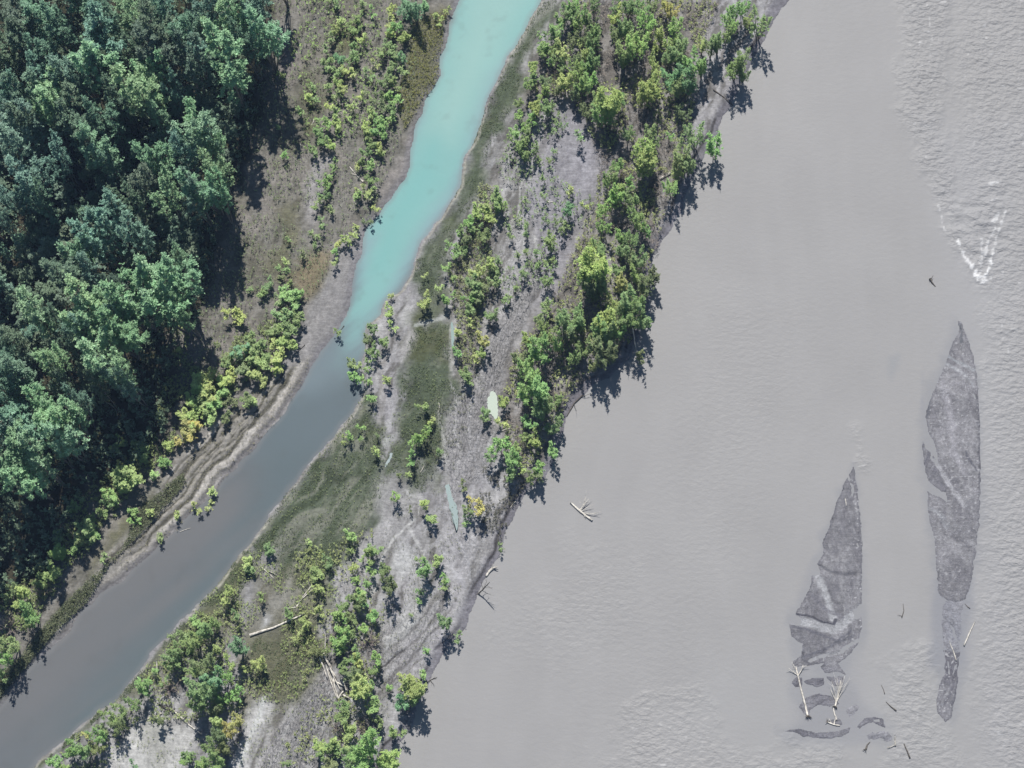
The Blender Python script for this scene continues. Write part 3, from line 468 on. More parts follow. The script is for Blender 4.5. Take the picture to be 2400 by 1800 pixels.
def plant(H, R, stems, br, ros, seed, lean=.12, lo=.35, spire=.6, nb=7, wid=.42, sub=3, tr=.012, clump=0):
    """stems rise from the foot; each bears branches whose ends carry rosettes of leaves; returns (crown, trunk) meshes"""
    global R_
    R_ = np.random.default_rng(seed); lf = Leaf(); tb = Tube(); pts = []; spt = []
    ph = R_.uniform(0, 6.28); amp = R_.uniform(.15, .35)
    for k in range(stems):
        a0 = 6.283*k/stems+R_.normal(0, .4); off = R*(0 if stems == 1 else R_.uniform(.35, .75)); hs = H*(1 if k == 0 else R_.uniform(.7, 1)); rl = R*(1 if stems == 1 else .55)
        top = np.array([math.cos(a0)*off, math.sin(a0)*off, hs])+np.array([*R_.normal(0, lean*H*.3, 2), 0])
        S = [np.array([0, 0, -.3])+np.array([math.cos(a0), math.sin(a0), 0])*R*.04*(stems > 1)]
        for t in (.25, .5, .75, 1): S.append(np.array([top[0]*t**.8, top[1]*t**.8, hs*t])+np.array([*R_.normal(0, R*.03, 2), 0]))
        r0 = H*tr*(1 if stems == 1 else .7); tb.add(S, [r0*1.25, r0, r0*.8, r0*.55, r0*.12])
        S = np.array(S[1:]); tt = np.array([.25, .5, .75, 1])
        for j in range(br):
            t = lo+(1-lo)*((j+R_.uniform(0, 1))/br)**.85; p = np.array([np.interp(t, tt, S[:, q]) for q in range(3)])
            az = j*2.4+R_.normal(0, .35)+k; q = (t-lo)/(1-lo); prof = (1-q**(1.2+1.6*(1-spire)))**(.5+.5*spire)
            prof = max(.16, prof)*(.45+.55*min(1, q/.18))*(1+amp*math.sin(2*az+ph))*R_.uniform(.5, 1.18)
            el = .35+.55*q+R_.normal(0, .12); Lb = rl*prof/max(.5, math.cos(el)); d = uv3(az, el)
            e = p+d*Lb; m_ = p+d*Lb*.5+np.array([0, 0, -.05*Lb]); tb.add([p, m_, e], [r0*.28, r0*.16, r0*.04], 4)
            pts.append(e)
            for _ in range(sub): 
                u = R_.uniform(.62, 1.06)**.8; pts.append(p+d*Lb*u+R_.normal(0, .055*rl+.16*ros, 3)+np.array([0, 0, .1*ros]))
        tipd = (S[-1]-S[-2])/np.linalg.norm(S[-1]-S[-2]); Ls = H*R_.uniform(.05, .13); e2 = top+tipd*Ls; tb.add([top, (top+e2)/2, e2], [r0*.2, r0*.12, r0*.04], 4)
        for u in (0, .35, .65, 1): spt.append(top+tipd*Ls*u)
    P = np.array(pts); spt = np.array(spt)
    if clump:
        c = P[R_.choice(len(P), min(len(P), clump), False)]; P = np.concatenate([P, (np.repeat(c, 3, 0)+R_.normal(0, ros*.9, (3*len(c), 3)))])
    lf.rosettes(P, ros*R_.uniform(.6, 1.15, len(P)), nb, wid=wid); lf.rosettes(spt, ros*R_.uniform(.45, .7, len(spt)), nb, wid=wid)
    return lf.mesh('crown'), tb.mesh('trunk', M_BARK)
def twiggy(H, R, seed, n=26):
    global R_
    R_ = np.random.default_rng(seed); tb = Tube(); lf = Leaf(); P = []
    for k in range(n):
        az = R_.uniform(0, 6.28); el = R_.uniform(.5, 1.35); L = min(H/max(.4, math.sin(el)), R/max(.15, math.cos(el)))*R_.uniform(.6, 1); d = uv3(az, el)
        e = d*L; tb.add([[0, 0, -.2], d*L*.5+R_.normal(0, .05*L, 3), e], [.035*R, .02*R, .006*R], 4)
        for _ in range(4):
            u = R_.uniform(.4, .95); d2 = d+R_.normal(0, .45, 3); d2 /= np.linalg.norm(d2); s0 = e*u; e2 = s0+d2*L*R_.uniform(.15, .35); tb.add([s0, (s0+e2)/2, e2], [.014*R, .010*R, .004*R], 4)
            if R_.random() < .18: P.append(e2)
    P.append(e); lf.rosettes(np.array(P), .12*R+.08, 5)
    return lf.mesh('crown'), tb.mesh('branches', M_TWIG)
PROTO = {
 'forest': [plant(15, 3.0, 3+k % 3, 24, .36, 100+k, lean=.16, lo=.42, spire=.55, nb=7, sub=10, wid=.42, clump=40) for k in range(7)],
 'bank': [plant(9, 2.0, 4+k % 3, 22, .235, 200+k, lean=.2, lo=.28, spire=.85, nb=6, sub=7, wid=.42, clump=30) for k in range(6)],
 'round': [plant(8, 2.0, 6, 18, .24, 260+k, lean=.1, lo=.25, spire=.3, nb=8, sub=7, wid=.5, clump=140) for k in range(3)],
 'bush': [plant(4.2, 1.15, 5, 9, .23, 300+k, lean=.3, lo=.30, spire=.7, nb=6, sub=5, wid=.42, clump=10) for k in range(5)],
 'sapling': [plant(2.8, .62, 2, 8, .22, 400+k, lean=.25, lo=.3, spire=.5, nb=6, sub=2, wid=.42, clump=4) for k in range(4)],
 'twig': [twiggy(2.6, 1.6, 500+k) for k in range(2)]}
BASE = {'forest': (15, 2.9), 'bank': (9, 2.1), 'round': (8, 2.0), 'bush': (4.2, 1.2), 'sapling': (2.8, .62), 'twig': (2.6, 1.6)}
# base colours of leaves (linear)
HUE = {'g': (.28, .395, .165), 'b': (.32, .50, .185), 'y': (.42, .525, .20), 'd': (.225, .285, .13), 'o': (.52, .51, .19), 't': (.23, .41, .21), 'w': (.30, .29, .18), 'F': (.215, .355, .26), 'G': (.31, .49, .29), 'D': (.175, .25, .17)}
WORD = {'g': 'mid-green', 'b': 'bright green', 'y': 'yellow-green', 'd': 'dull olive', 'o': 'golden yellow', 't': 'blue-green', 'w': 'half-bare brown', 'F': 'blue-green', 'G': 'fresh green', 'D': 'dark olive'}
REG = []   # every plant: dict(px,py,r,code,kind,zone)
def add_list(ox, oy, f, txt, kind=None):
    for it in txt.replace('\n', ';').split(';'):
        it = it.strip()
        if not it: continue
        a = it.split(','); x, y, r = ox+float(a[0])*f, oy+float(a[1])*f, float(a[2])*f; c = a[3] if len(a) > 3 else 'g'
        if any((q['x']-x)**2+(q['y']-y)**2 < (.42*min(q['r'], r)+1.5)**2 for q in REG): continue
        REG.append(dict(x=x, y=y, r=r, c=c, k=kind))
Ff = .3617; Gf = .2712
add_list(0, 0, Ff, """60,130,110,D;60,330,100,D;200,200,120,D;330,100,130;430,180,90;520,60,100;620,260,150;700,120,90;820,80,110,G;960,50,90;1080,60,80;1000,180,130,D;1150,190,110;1080,300,140,D;1240,330,90;1200,420,110,D
1420,60,90;1560,60,100,G;1440,180,100,G;1650,50,90;1690,190,100,G;1600,280,70;1450,400,150,G;330,330,90;480,380,110;640,440,130,G;800,420,70,D;900,520,150,G;1010,450,90,G;1120,590,60;130,560,110;300,480,90;330,620,130,G
180,720,90,D;60,640,80;450,690,110,D;560,560,90;680,740,90;300,750,80,G;480,830,110,D;200,830,100;60,900,120;600,950,110,G;680,990,70;1010,740,70,G;1250,780,80,G;1320,850,110,G;1170,950,100;1000,1000,90,G;1360,940,60,G
190,1130,110;390,1050,80;280,1270,60;80,1280,70;960,1150,100,D;1080,1280,90,G;1330,1160,100,G;1400,1090,90,G;1270,1260,90;1400,1230,70,G;830,1310,80,D;720,1390,100;680,1530,110;860,1520,90;480,1620,80,G;1130,1640,60,G;20,1450,40
760,640,80,D;1250,200,80;880,260,90,D;60,20,90,D;200,50,90,D;1310,20,70""".replace(';', ';'), 'forest')
add_list(0, 600, Ff, """430,60,120,D;600,100,80;740,130,60,D;980,150,120,G;1130,160,110,G;900,270,130,G;1080,280,130,G;1190,340,60,G;820,300,80;240,320,110,G;300,400,60;560,330,120,G;640,430,140,G;750,460,110,G;480,480,100;430,560,60,D
700,640,130,G;790,740,80,G;720,760,70;330,650,90,G;840,830,60;40,480,80,D;30,590,70;60,740,110;110,830,90;60,900,60;290,960,80,G;480,960,60;140,1030,150;350,1050,110,G;440,1020,90,G;400,1150,100,G;60,1180,80;100,1290,120,G
250,1320,110,G;170,1410,100,G;340,1240,60;60,1420,90,G;640,840,60,D;380,800,70,D""", 'forest')
for q in REG:
    if q['c'] == 'g': q['c'] = 'F'
nF = len(REG)
add_list(600, 0, Gf, """1370,90,110,t;1300,50,70,t;1440,60,70,t;1180,90,50,y;1150,200,50,y;1220,250,60,b;1280,320,60,y;1180,300,50,y;1130,370,50,g;1110,450,50,g;1200,450,60,g;1260,490,60,t;1180,570,55,g;1280,610,45,g;1150,650,55,g
1190,710,60,g;1110,740,50,g;1160,830,60,b;1210,860,45,b;1080,840,50,d;1060,920,60,d;1170,950,60,g;990,980,50,y;1060,1020,50,b;1180,1030,40,b;1120,1080,50,b;960,1100,50,y;1020,1120,55,b;960,1160,50,g;1100,1150,50,b
1000,1230,50,g;1060,1260,50,y;950,1310,50,g;1060,1310,40,y;920,1400,50,g;990,1430,50,b;870,1450,35,y;1000,1540,50,g;1010,1620,30,g;930,1620,40,y;860,1650,30,y;1540,120,35,y;1640,85,30,y;1590,160,35,y
640,20,40,g;700,30,40,g;920,60,40,g;990,100,40,b;890,130,45,g;740,220,45,y;870,200,50,g;850,260,50,g;920,330,45,y;690,260,50,y;640,340,45,g;850,410,50,g;610,450,40,g;640,510,40,g;720,520,60,t;840,530,50,g;780,600,50,y
640,600,45,g;830,640,40,y;590,560,40,g;950,640,45,g;700,720,50,y;640,780,45,g;740,800,50,y;700,850,45,g;490,770,40,g;440,850,45,y;530,870,40,g;650,920,40,y;850,930,45,y;700,1000,45,g;770,1000,30,y;910,830,35,y
700,1080,55,y;590,1080,60,b;530,1170,50,b;600,1210,60,g;650,1240,50,y;500,1310,50,g;270,1350,40,b;190,640,40,g;630,1530,50,b;590,1600,50,b;670,1430,35,g;200,1100,25,g;380,950,40,g;1010,550,35,y;850,470,45,g;740,640,45,g;680,640,45,g""")
add_list(600, 450, Gf, """590,30,50,g;530,80,40,g;860,30,45,b;945,30,40,y;650,140,35,g;580,280,40,g;530,380,40,g;500,470,30,g;690,450,35,y;780,410,50,y;850,370,40,y;870,290,35,y;690,520,35,b;680,600,35,y;410,520,40,d;270,670,45,g;250,590,35,y
1045,130,35,y;980,230,35,d;280,880,70,b;370,890,60,b;330,960,50,g;190,960,50,g;1150,890,30,y;1135,1030,50,y;1160,1150,40,y;1005,1200,55,g;990,1270,50,d;985,1350,50,g;1110,1320,50,g;1040,1420,40,g;835,1460,50,g;870,1510,40,y;840,1580,60,b
970,1520,45,g;980,1620,45,b;1140,1600,45,y;690,1200,35,g;1445,930,65,y;1590,825,40,y;1640,920,60,b;1465,710,25,y;1690,740,35,g;290,420,28,g;300,780,28,g;210,740,28,d;100,800,50,g;60,880,50,g""")
add_list(0, 600, Ff, """1520,400,60,y;1900,260,60,b;1830,380,60,g;1920,430,60,g;1780,480,50,g;1860,500,60,g;1620,560,60,g;1820,540,60,y;1880,570,50,y;1700,590,60,g;1560,620,60,t;1640,660,60,g;1780,640,60,y;1700,700,60,y;1560,730,60,d
1480,680,50,g;1790,720,50,y;1650,760,60,y;1710,810,40,y;1500,780,50,y;1440,800,50,y;1380,800,60,y;1300,820,60,y;1280,880,60,b;1360,880,60,y;1440,880,50,b;1240,940,50,y;1310,960,60,y;1390,960,60,b;1200,1010,50,y
1280,1040,60,y;1360,1030,60,y;1260,1110,60,o;1190,1140,60,o;1160,1200,40,o;1100,1250,40,y;1600,900,50,d;1640,950,40,y;1500,960,40,d;1470,1050,40,d;1630,225,22,g;1170,620,25,y""")
add_list(0, 900, Gf, """1240,600,80,g;1190,560,60,g;1420,670,60,b;1330,810,45,b;1090,790,110,y;1050,750,60,o;1100,880,70,y;960,970,75,b;950,1030,60,g;1060,510,50,y;1010,570,50,g;870,1140,60,g;680,1000,40,g;660,1080,60,g;740,1240,100,g
790,1240,60,y;700,1330,80,g;800,1340,60,b;530,1430,80,b;500,1320,60,g;430,1620,100,g;900,1520,40,g;1150,1130,50,b;1130,1190,40,b;1300,1090,40,y;330,1560,50,d;1850,920,45,y;1670,1050,40,y;1790,1060,35,y;1520,1140,35,y;1370,1340,40,g""")
add_list(0, 1200, Ff, """380,270,70,b;330,390,80,g;260,440,60,g;150,530,60,y;60,520,50,d;190,650,70,b;180,700,50,g;60,740,80,w;60,850,70,g;30,950,60,b;5,1050,40,g;270,500,60,w;2100,1500,60,y;2140,1560,60,g;1850,1630,30,g;2180,1400,50,w;2180,1500,60,y;2190,1330,60,g;2130,1620,60,d""")
add_list(100, 1400, .2441, """1490,230,60,b;1650,240,60,g;1560,310,100,g;1440,390,110,g;1330,410,70,g;1400,500,60,g;1270,510,80,g;1230,570,80,g;1240,650,70,g;1870,460,100,t;1680,520,60,y;1760,590,50,y;1540,650,120,d;1450,700,90,g;1610,790,120,t
1480,870,140,g;1600,900,100,g;1740,750,90,b;1460,1000,100,g;1010,800,50,b;960,870,80,b;1070,730,35,b;1190,780,40,g;1210,880,100,w;870,1020,80,g;740,1090,60,g;640,1180,70,g;700,1220,80,d;570,1270,60,g;410,1310,40,o
540,1340,80,b;300,1440,90,b;400,1480,80,g;250,1500,60,b;520,1430,70,d;130,1600,70,b;230,1620,40,b;1890,930,60,b;1750,980,60,b;1700,1030,60,g;1640,1090,80,d;1850,1190,80,o;1670,1200,80,y;1760,1280,80,o;1680,1330,100,d
1600,1420,100,g;1720,1460,90,d;1650,1560,100,g;1440,1510,60,g;1400,1560,60,b;1530,1600,70,b;850,1590,35,t;2080,620,75,y;2060,690,50,y;1950,700,30,y;1120,1170,60,d""")
add_list(500, 1250, Gf, """300,250,60,y;310,310,50,g;470,140,60,g;830,90,30,y;1190,20,60,b;170,500,50,y;90,600,40,y;430,550,40,g;180,700,40,g;980,270,50,g;870,380,70,y;910,490,50,y;920,660,50,y;650,690,50,g;800,780,60,y;750,850,45,y
1400,130,60,g;1350,180,70,g;1200,160,35,g;1280,220,30,y;1240,290,45,y;1350,340,45,b;1230,390,45,b;1340,430,40,b;1260,500,60,y;1290,570,60,b;1510,310,60,d;1520,430,90,d;1810,210,35,g;1940,230,60,y;1820,330,85,b;1980,390,45,b
1990,440,45,g;1770,490,40,g;1770,570,30,b;2000,760,90,g;2110,860,40,g;1850,1000,35,b;1700,700,20,g;1120,610,60,g;1240,640,80,d;1100,730,80,b;1190,740,60,g;1350,720,60,b;1310,800,50,b;1100,830,60,b;1100,900,80,b;1170,870,60,g
1080,960,50,g;1090,1010,60,b;1200,1060,60,g;1340,940,100,w;1400,1080,60,b;1250,1100,60,y;1130,1160,60,g;1390,1170,50,g;1190,1230,80,d;1270,1320,90,y;1240,1260,70,y;1370,1300,50,g;1350,1480,80,b;1120,1500,50,g;900,1020,50,d
990,1020,40,d;400,1120,70,b;1740,1320,100,y;1680,1290,70,y;1810,1230,40,b;1740,1400,80,g;1600,1480,80,t;1520,1350,35,b;1280,1620,60,w;1440,1640,50,g""")
add_list(800, 1200, Ff, "150,1540,140,b;60,1580,80,g;280,1590,70,y;340,1430,50,g;60,1420,60,y;120,1410,50,w")
add_list(800, 900, Gf, """240,110,45,b;720,210,50,y;800,310,35,y;770,360,30,y;760,390,30,b;690,440,55,b;640,510,50,b;610,580,25,b;600,620,45,b;185,370,30,b;180,470,22,b;65,430,35,b;25,500,30,y;300,590,40,y;310,440,20,g;850,610,35,g;590,795,25,y
470,960,35,b;470,1000,30,g;730,1060,45,y;780,1170,55,y;1165,1080,65,o;1100,1100,50,g;1080,1200,40,b;80,1300,60,b;100,1440,45,g;170,1510,35,y;290,1400,60,g;270,1470,60,w;140,1590,40,y;230,1630,40,y
1430,140,60,y;1240,240,50,g;1250,300,40,g;1420,340,45,y;1380,560,80,b;1460,620,80,b;1500,680,60,g;1470,780,60,g;1520,560,50,y;1540,740,40,y;1290,640,40,g;1700,730,60,b;1680,790,60,d;1640,840,40,y;1820,570,60,b
1870,320,60,g;1820,380,50,g;1620,320,60,b;1600,450,50,g;1680,490,60,y;1700,70,130,b;1600,60,100,b;1760,150,90,g;1700,220,100,g;1880,130,50,g;590,1070,20,d;1040,850,35,d;500,800,25,d;1380,1420,30,g""")
add_list(1000, 450, Gf, """860,1560,110,b;890,1490,60,b;920,1630,90,b;800,1430,80,d;960,1330,130,b;870,1270,70,y;1040,1230,90,g;1130,1320,80,b;1250,1100,120,g;1180,1080,90,g;1330,1140,90,g;1320,1050,70,g;1040,1010,60,g;990,1110,60,g
1220,1200,100,d;1300,1240,80,d;1490,1170,110,b;1560,1120,100,y;1600,1200,100,g;1660,1180,80,b;1470,1300,100,d;1380,1340,80,g;1270,1420,70,g;1500,1420,90,d;1590,1380,80,d;1430,1480,70,d;1430,680,130,y;1400,760,120,g
1480,780,110,g;1440,840,100,d;1410,620,90,y;1490,490,90,g;1420,470,50,y;1650,650,70,g;1690,770,90,o;1740,900,120,g;1780,1000,120,g;1700,1060,100,g;1620,950,80,y;1850,950,90,g;1880,1070,90,g;1820,700,70,y;1900,780,90,d
1960,700,80,d;1850,570,80,g;1780,560,60,d;1700,480,80,g;1680,370,70,b;1760,400,80,g;1800,200,80,g;1850,260,70,g;1900,330,50,b;1520,170,60,b;1530,300,60,b;1640,30,90,b;1750,40,60,g;1810,70,50,g;1840,1400,50,d;1215,150,60,t
1170,340,40,g;1190,300,40,g;1090,440,60,g;1070,590,35,g;1050,650,40,g;1050,770,50,g;500,120,70,y;430,170,70,y;340,260,60,b;290,350,50,b;560,210,60,y;500,280,80,w;400,300,60,g;460,380,70,d;330,400,70,d;220,510,70,b;330,500,50,g
660,120,70,g;600,40,80,g;180,640,45,b;560,620,60,y;440,680,70,y;600,680,50,g;400,760,80,g;500,800,60,d;590,780,60,g;440,860,80,g;380,920,60,b;480,920,60,d;350,1040,60,g;560,1050,55,g;600,1090,40,g;660,950,40,g;720,910,30,g
380,1150,40,y;480,1280,70,o;480,1380,50,y;260,1230,40,y;260,1380,50,b;350,1560,60,g;440,1430,40,y;370,1620,50,g;1390,120,30,y;1235,20,35,y;1020,40,30,g;850,85,28,g;850,300,30,g;790,540,34,g;870,530,30,g;950,550,36,g;840,640,34,g
945,640,34,g;860,710,34,g;1110,260,28,g;1050,250,28,g;870,370,30,g;740,390,32,g;770,240,28,y;720,300,28,g;1160,350,34,g;1090,480,34,g;640,600,40,g;760,830,30,g;1330,140,0.1,g""")
add_list(1200, 0, Gf, """450,80,80,g;540,50,70,b;430,170,70,g;520,140,60,g;640,120,80,b;700,50,60,g;880,50,60,g;890,130,60,y;1000,40,80,g;1100,80,80,b;1200,40,70,g;1170,150,90,b;1350,40,60,o;1370,110,70,o;1270,130,60,w;1000,240,100,g
900,270,90,d;390,280,70,b;330,330,60,g;560,220,60,y;680,190,60,d;720,270,70,g;500,340,60,d;690,370,80,g;620,310,50,d;270,400,70,b;280,450,60,g;360,430,60,g;450,440,80,y;620,470,60,y;700,520,80,g;560,510,60,d;330,550,40,b
190,570,60,y;400,570,60,g;160,700,70,g;280,730,60,d;460,690,80,y;300,800,60,y;380,770,50,d;560,600,80,y;640,570,60,b;620,710,90,b;680,680,60,b;540,800,60,d;200,920,70,y;300,910,60,g;50,880,50,g;40,1000,50,b;190,1010,50,b
130,1080,60,b;330,940,50,g;40,1130,60,b;120,1190,60,g;60,1250,70,g;200,1290,50,g;100,1330,60,g;600,1190,45,g;1060,370,120,b;980,430,100,g;1100,330,70,g;950,500,70,g;1290,300,70,y;1380,380,60,y;1250,400,50,y;1410,230,90,b
1460,330,90,g;1440,430,90,g;1350,470,80,g;1220,500,50,y;1230,620,70,y;1180,780,90,y;1250,740,60,y;1120,830,60,y;1400,640,100,t;1480,620,110,t;1420,740,90,g;1560,540,100,b;1640,570,80,b;1520,740,80,t;1640,380,70,y;1720,400,80,d
1780,350,90,g;1850,300,60,g;1930,80,80,b;1990,40,60,b;1900,200,80,b;1850,180,50,b;2140,180,110,g;2050,200,50,y;1980,500,100,g;1930,560,90,g;2000,600,70,g;850,860,110,y;780,880,80,y;930,850,60,b;760,980,90,b;840,1020,80,b
650,960,70,d;1000,1140,60,g;1180,1130,60,g;1230,1220,50,g;1150,1300,100,y;1150,1400,90,y;1210,1360,70,y;1590,1150,100,g;1760,1220,100,b;1360,1190,35,b;1480,1330,100,g;1430,1400,80,d;1530,1400,90,g;1420,1480,60,y;1380,1610,80,b
880,1420,60,b;840,1500,60,g;820,1560,50,g;930,1530,80,w;1030,1570,50,b;930,1630,60,y;1480,980,60,d;370,1130,35,g;280,1540,30,g;220,1390,28,g;350,1300,24,g;390,1000,26,g;440,1090,26,g;310,1400,24,g;520,1620,26,y""")
REG = [q for q in REG if q['r'] > 3]
_g = np.random.default_rng(77); FP_ = np.array([(-20,-10),(618,-10),(600,150),(570,260),(540,380),(480,500),(455,560),(420,700),(300,790),(200,900),(100,960),(-20,960)], float); _t = [(q['x'], q['y'], q['r']) for q in REG if q['k'] == 'forest']
for _ in range(9000):
    x, y = _g.uniform(-20, 620), _g.uniform(-10, 1290); r = _g.uniform(16, 24)
    if sdist(FP_, np.array([x]), np.array([y]))[0] < 0: continue
    if all((x-a)**2+(y-b)**2 > (.72*(r+c))**2 for a, b, c in _t) and len(_t) < 205:
        _t.append((x, y, r)); REG.append(dict(x=x, y=y, r=r*1.15, c='DFD'[_g.integers(3)], k='forest', low=1))  # low gap fillers, mostly dark leaf colour: deep canopy shade put into it
for x, y, r in [(-50,60,36),(-50,200,36),(-55,340,36),(-50,480,36),(-50,620,36),(-50,800,36),(-55,950,36),(-50,1100,36),(-60,1250,34),(60,-60,34),(170,-60,36),(280,-60,36),(400,-60,36),(510,-60,36),(600,-60,34),(645,-75,28),(120,-140,38),(330,-140,38),(560,-140,38)]:
    REG.append(dict(x=x, y=y, r=r, c='F', k='forest', out=1))
# ------------------------------------------------------------------ landmarks used only to word the labels
LM = [(60,60,"in the forest's dark top left corner"),(230,70,'by the top edge of the forest'),(420,50,'near the top of the forest'),(600,80,"at the forest edge by the bare strip's top"),(520,150,'by the upper right edge of the forest'),
 (60,220,"on the forest's upper left edge"),(220,210,'in the upper middle forest'),(350,230,'above the dark gap in the canopy'),(480,300,'at forest edge above the widest shadow'),(80,400,"on the forest's left edge, midway"),
 (220,370,'left of the dark gap in the canopy'),(370,390,'right of the dark gap in the canopy'),(490,440,'on the jutting forest edge'),(270,540,"in the forest's shaded middle"),(60,560,'in deep shade at the left edge'),(400,660,'in the broad crown group, forest edge'),
 (210,740,"in the lower forest's bright crown group"),(70,760,'left edge, beside the bright crown group'),(290,860,'at the shaded foot of the crown group'),(120,980,"in the forest's lower left corner"),(60,1080,'at the lowest tip of the forest'),
 (985,25,'on the olive bank at the top'),(930,110,'in the upper shrub row by turquoise water'),(915,200,'in the middle shrub row by turquoise water'),(870,300,'at the lower end of the shrub row'),(850,400,'beside the bleached snag on the left bank'),
 (800,60,'on the bare strip near the top edge'),(790,150,'on the bare strip, upper sapling patch'),(780,240,"in the bare strip's dense sapling patch"),(760,310,'at the foot of the sapling patch'),(660,330,'beside the forest shadow on the bare strip'),(760,420,'on the pale streak of the bare strip'),
 (790,580,'on the mud edge of the turquoise channel'),(690,700,'by the tangled sticks above the mud flat'),(610,770,'in the thicket above the mud flat'),(500,860,'in the yellowish thicket below the forest'),(450,950,'in the middle of the yellowish thicket'),(430,1030,'at the tail of the yellowish thicket'),
 (330,1060,'between forest shadow and the mud ridges'),(280,1130,'by the small sunny gap in forest shadow'),(200,1230,'on the lower left bank'),(130,1330,'above the grassy slope, lower left'),(30,1500,'at the left edge, bottom of the grassy slope'),(570,940,'beside the ridged mud shore'),(480,1150,'on the drowned edge of the ridged mud shore'),
 (910,730,'on the spit where turquoise water narrows'),(880,790,'on the spit between channel and moss'),(830,860,'standing in the shallow channel'),(1020,700,'on the dark moss beside the channel'),(860,930,'at the tip of the spit'),(1000,960,'on the mossy meadow'),(985,1050,'in the bush line across the mossy meadow'),(840,1030,'on the mossy bank of the channel'),
 (1330,40,'by the pale fan at the island top'),(1290,130,'in the island thicket by the moss strip'),(1390,80,'in the dense thicket at the top'),(1500,40,'near the top of the island woods'),(1480,110,'beside the long tree shadow, upper island'),(1380,180,'in the middle of the upper thicket'),(1270,220,'at the thicket corner by the moss strip'),(1240,310,'on the left edge of the sapling fan'),
 (1350,250,'just above the bare silt fan'),(1430,250,'beside the spiky shadow on the silt fan'),(1560,120,'in the island woods by the narrow sand lane'),(1590,180,'in the woods beside the sand lane'),(1520,210,'left of the sand lane shadow'),(1700,60,'on the river bank at the top right'),(1740,140,'on the river bank below the leaning tree'),(1670,110,'between sand lane and river bank'),
 (1510,370,'in the woods facing the silt fan'),(1620,330,'on the river bank with the fallen pale log'),(1580,430,'by the pale log on the river bank'),(1430,420,'on the right edge of the silt fan'),(1360,320,'alone on the bare silt fan'),(1180,480,'in the sapling rows of the silt fan'),(1120,480,'on the shrub ridge beside the moss strip'),(1080,560,'on the shrub ridge, left side'),
 (1300,500,'at the right rim of the sapling rows'),(1230,600,'where the sapling rows meet rippled silt'),(1130,640,'in the shrub belt left of the rippled silt'),(1110,720,'in the middle of the shrub belt by rippled silt'),(1160,740,'on the rim of the rippled silt'),(1120,810,'on the shrub belt beside the sliver pond'),(1090,870,'at the tail of the shrub belt'),
 (1410,490,'in the open woods above the round tree'),(1480,540,'on the river bank above the bulge'),(1390,640,'in the tall round tree group'),(1480,690,'on the bulging river bank'),(1500,740,'at the outermost river bank trees'),(1450,780,'in the woods by the leaning snag'),(1330,740,'on the upper side of the big tree mass'),(1270,730,'at the upper left of the big tree mass'),
 (1260,810,'at the left end of the big tree mass'),(1380,820,'on the shaded lower rim of tree mass'),(1240,880,'in the dark clump beside the oval pond'),(1180,950,'left of the oval pond'),(1270,970,'below the dark clump near the river'),(1190,1070,'in the clump below the crossed logs'),(1260,1110,'on the last wooded point of the bank'),(1300,1010,'overhanging the river by the thick log'),
 (1110,1200,'on the silt fan by the long pond'),(1010,1200,'in the pair on the silt left of the long pond'),(925,1170,'on the silt below the pale crossroads'),(830,1260,'at the foot of the green moss slope'),(860,1300,'in the scrub row left of white silt'),(860,1360,'in the scrub row beside the pale rill'),(910,1350,'in front of the pale rill'),
 (1000,1340,'around the white silt patch'),(1035,1370,'right of the white silt patch'),(1050,1460,'near the river edge, beside the dark crack'),(1000,1520,'alone by the dark crack'),(970,1610,'on the river bank near the bottom'),(920,1650,'behind the river bank tree'),(820,1440,'in the thicket above the log pile'),(790,1500,'in the thicket beside the log pile'),
 (870,1530,'right of the log pile'),(840,1600,'below the log pile'),(860,1650,'alone under the log pile shadow'),(840,1760,'in the big tree group at bottom centre'),(770,1750,'at the bottom edge beside rippled silt'),(720,1470,'on the mossy flat by the long log'),(690,1440,'between the long log and the forked log'),(740,1370,'around the top of the forked log'),
 (640,1290,'on the channel bank above the pronged snag'),(580,1320,'on the channel bank, right shore'),(540,1400,'on the channel bank left of the white patch'),(480,1470,'in the upper clump of the lower left woods'),(420,1530,'by the upright pale stump log'),(340,1600,'on the channel bank near the upright log'),(470,1590,'in the big round grove of the lower woods'),(540,1580,'right flank of the round grove'),
 (555,1515,'alone in the open right of the grove'),(610,1560,'alone on the mossy flat beside the grove'),(300,1650,'beside the thin slanting log'),(240,1710,'along the channel bank at bottom left'),(160,1770,'in the bottom left corner of the bank'),(520,1680,'above the golden bush'),(530,1720,'around the golden bush'),(480,1770,'at the bottom beside the white silt'),(310,1790,'alone on white silt at the bottom')]
LMa = np.array([(a, b) for a, b, _ in LM], float)
BTH = .9
def klass(q):
    r = q['r']/15.
    if q['k']: return q['k']
    if q['c'] == 'w': return 'twig'
    right = q['x'] > 1330 or (q['x'] > 1150 and q['y'] > 700 and q['x'] > 1190)
    lowL = q['x'] < 620 and q['y'] > 1400
    if r > 1.15 and (right or lowL or q['r'] > 22): return 'bank' if (q['c'] != 'y' or r < 1.5) else 'round'
    if r > BTH: return 'bush'
    return 'sapling'
CATS = {'forest': ('forest_tree', 'tree', 'deciduous trees of the forest on the left'), 'bank': ('poplar_tree', 'tree', 'young poplars and alders between the channels'), 'round': ('poplar_tree', 'tree', 'young poplars and alders between the channels'),
        'bush': ('shrub', 'shrub', 'leafy shrubs on the river flats'), 'sapling': ('sapling', 'sapling', 'small saplings on the river flats'), 'twig': ('bare_shrub', 'shrub', 'half-bare twiggy shrubs')}
NOUN = {'forest': 'forest tree', 'bank': 'tree', 'round': 'round-crowned tree', 'bush': 'shrub', 'sapling': 'sapling', 'twig': 'twiggy shrub'}
cls = {}
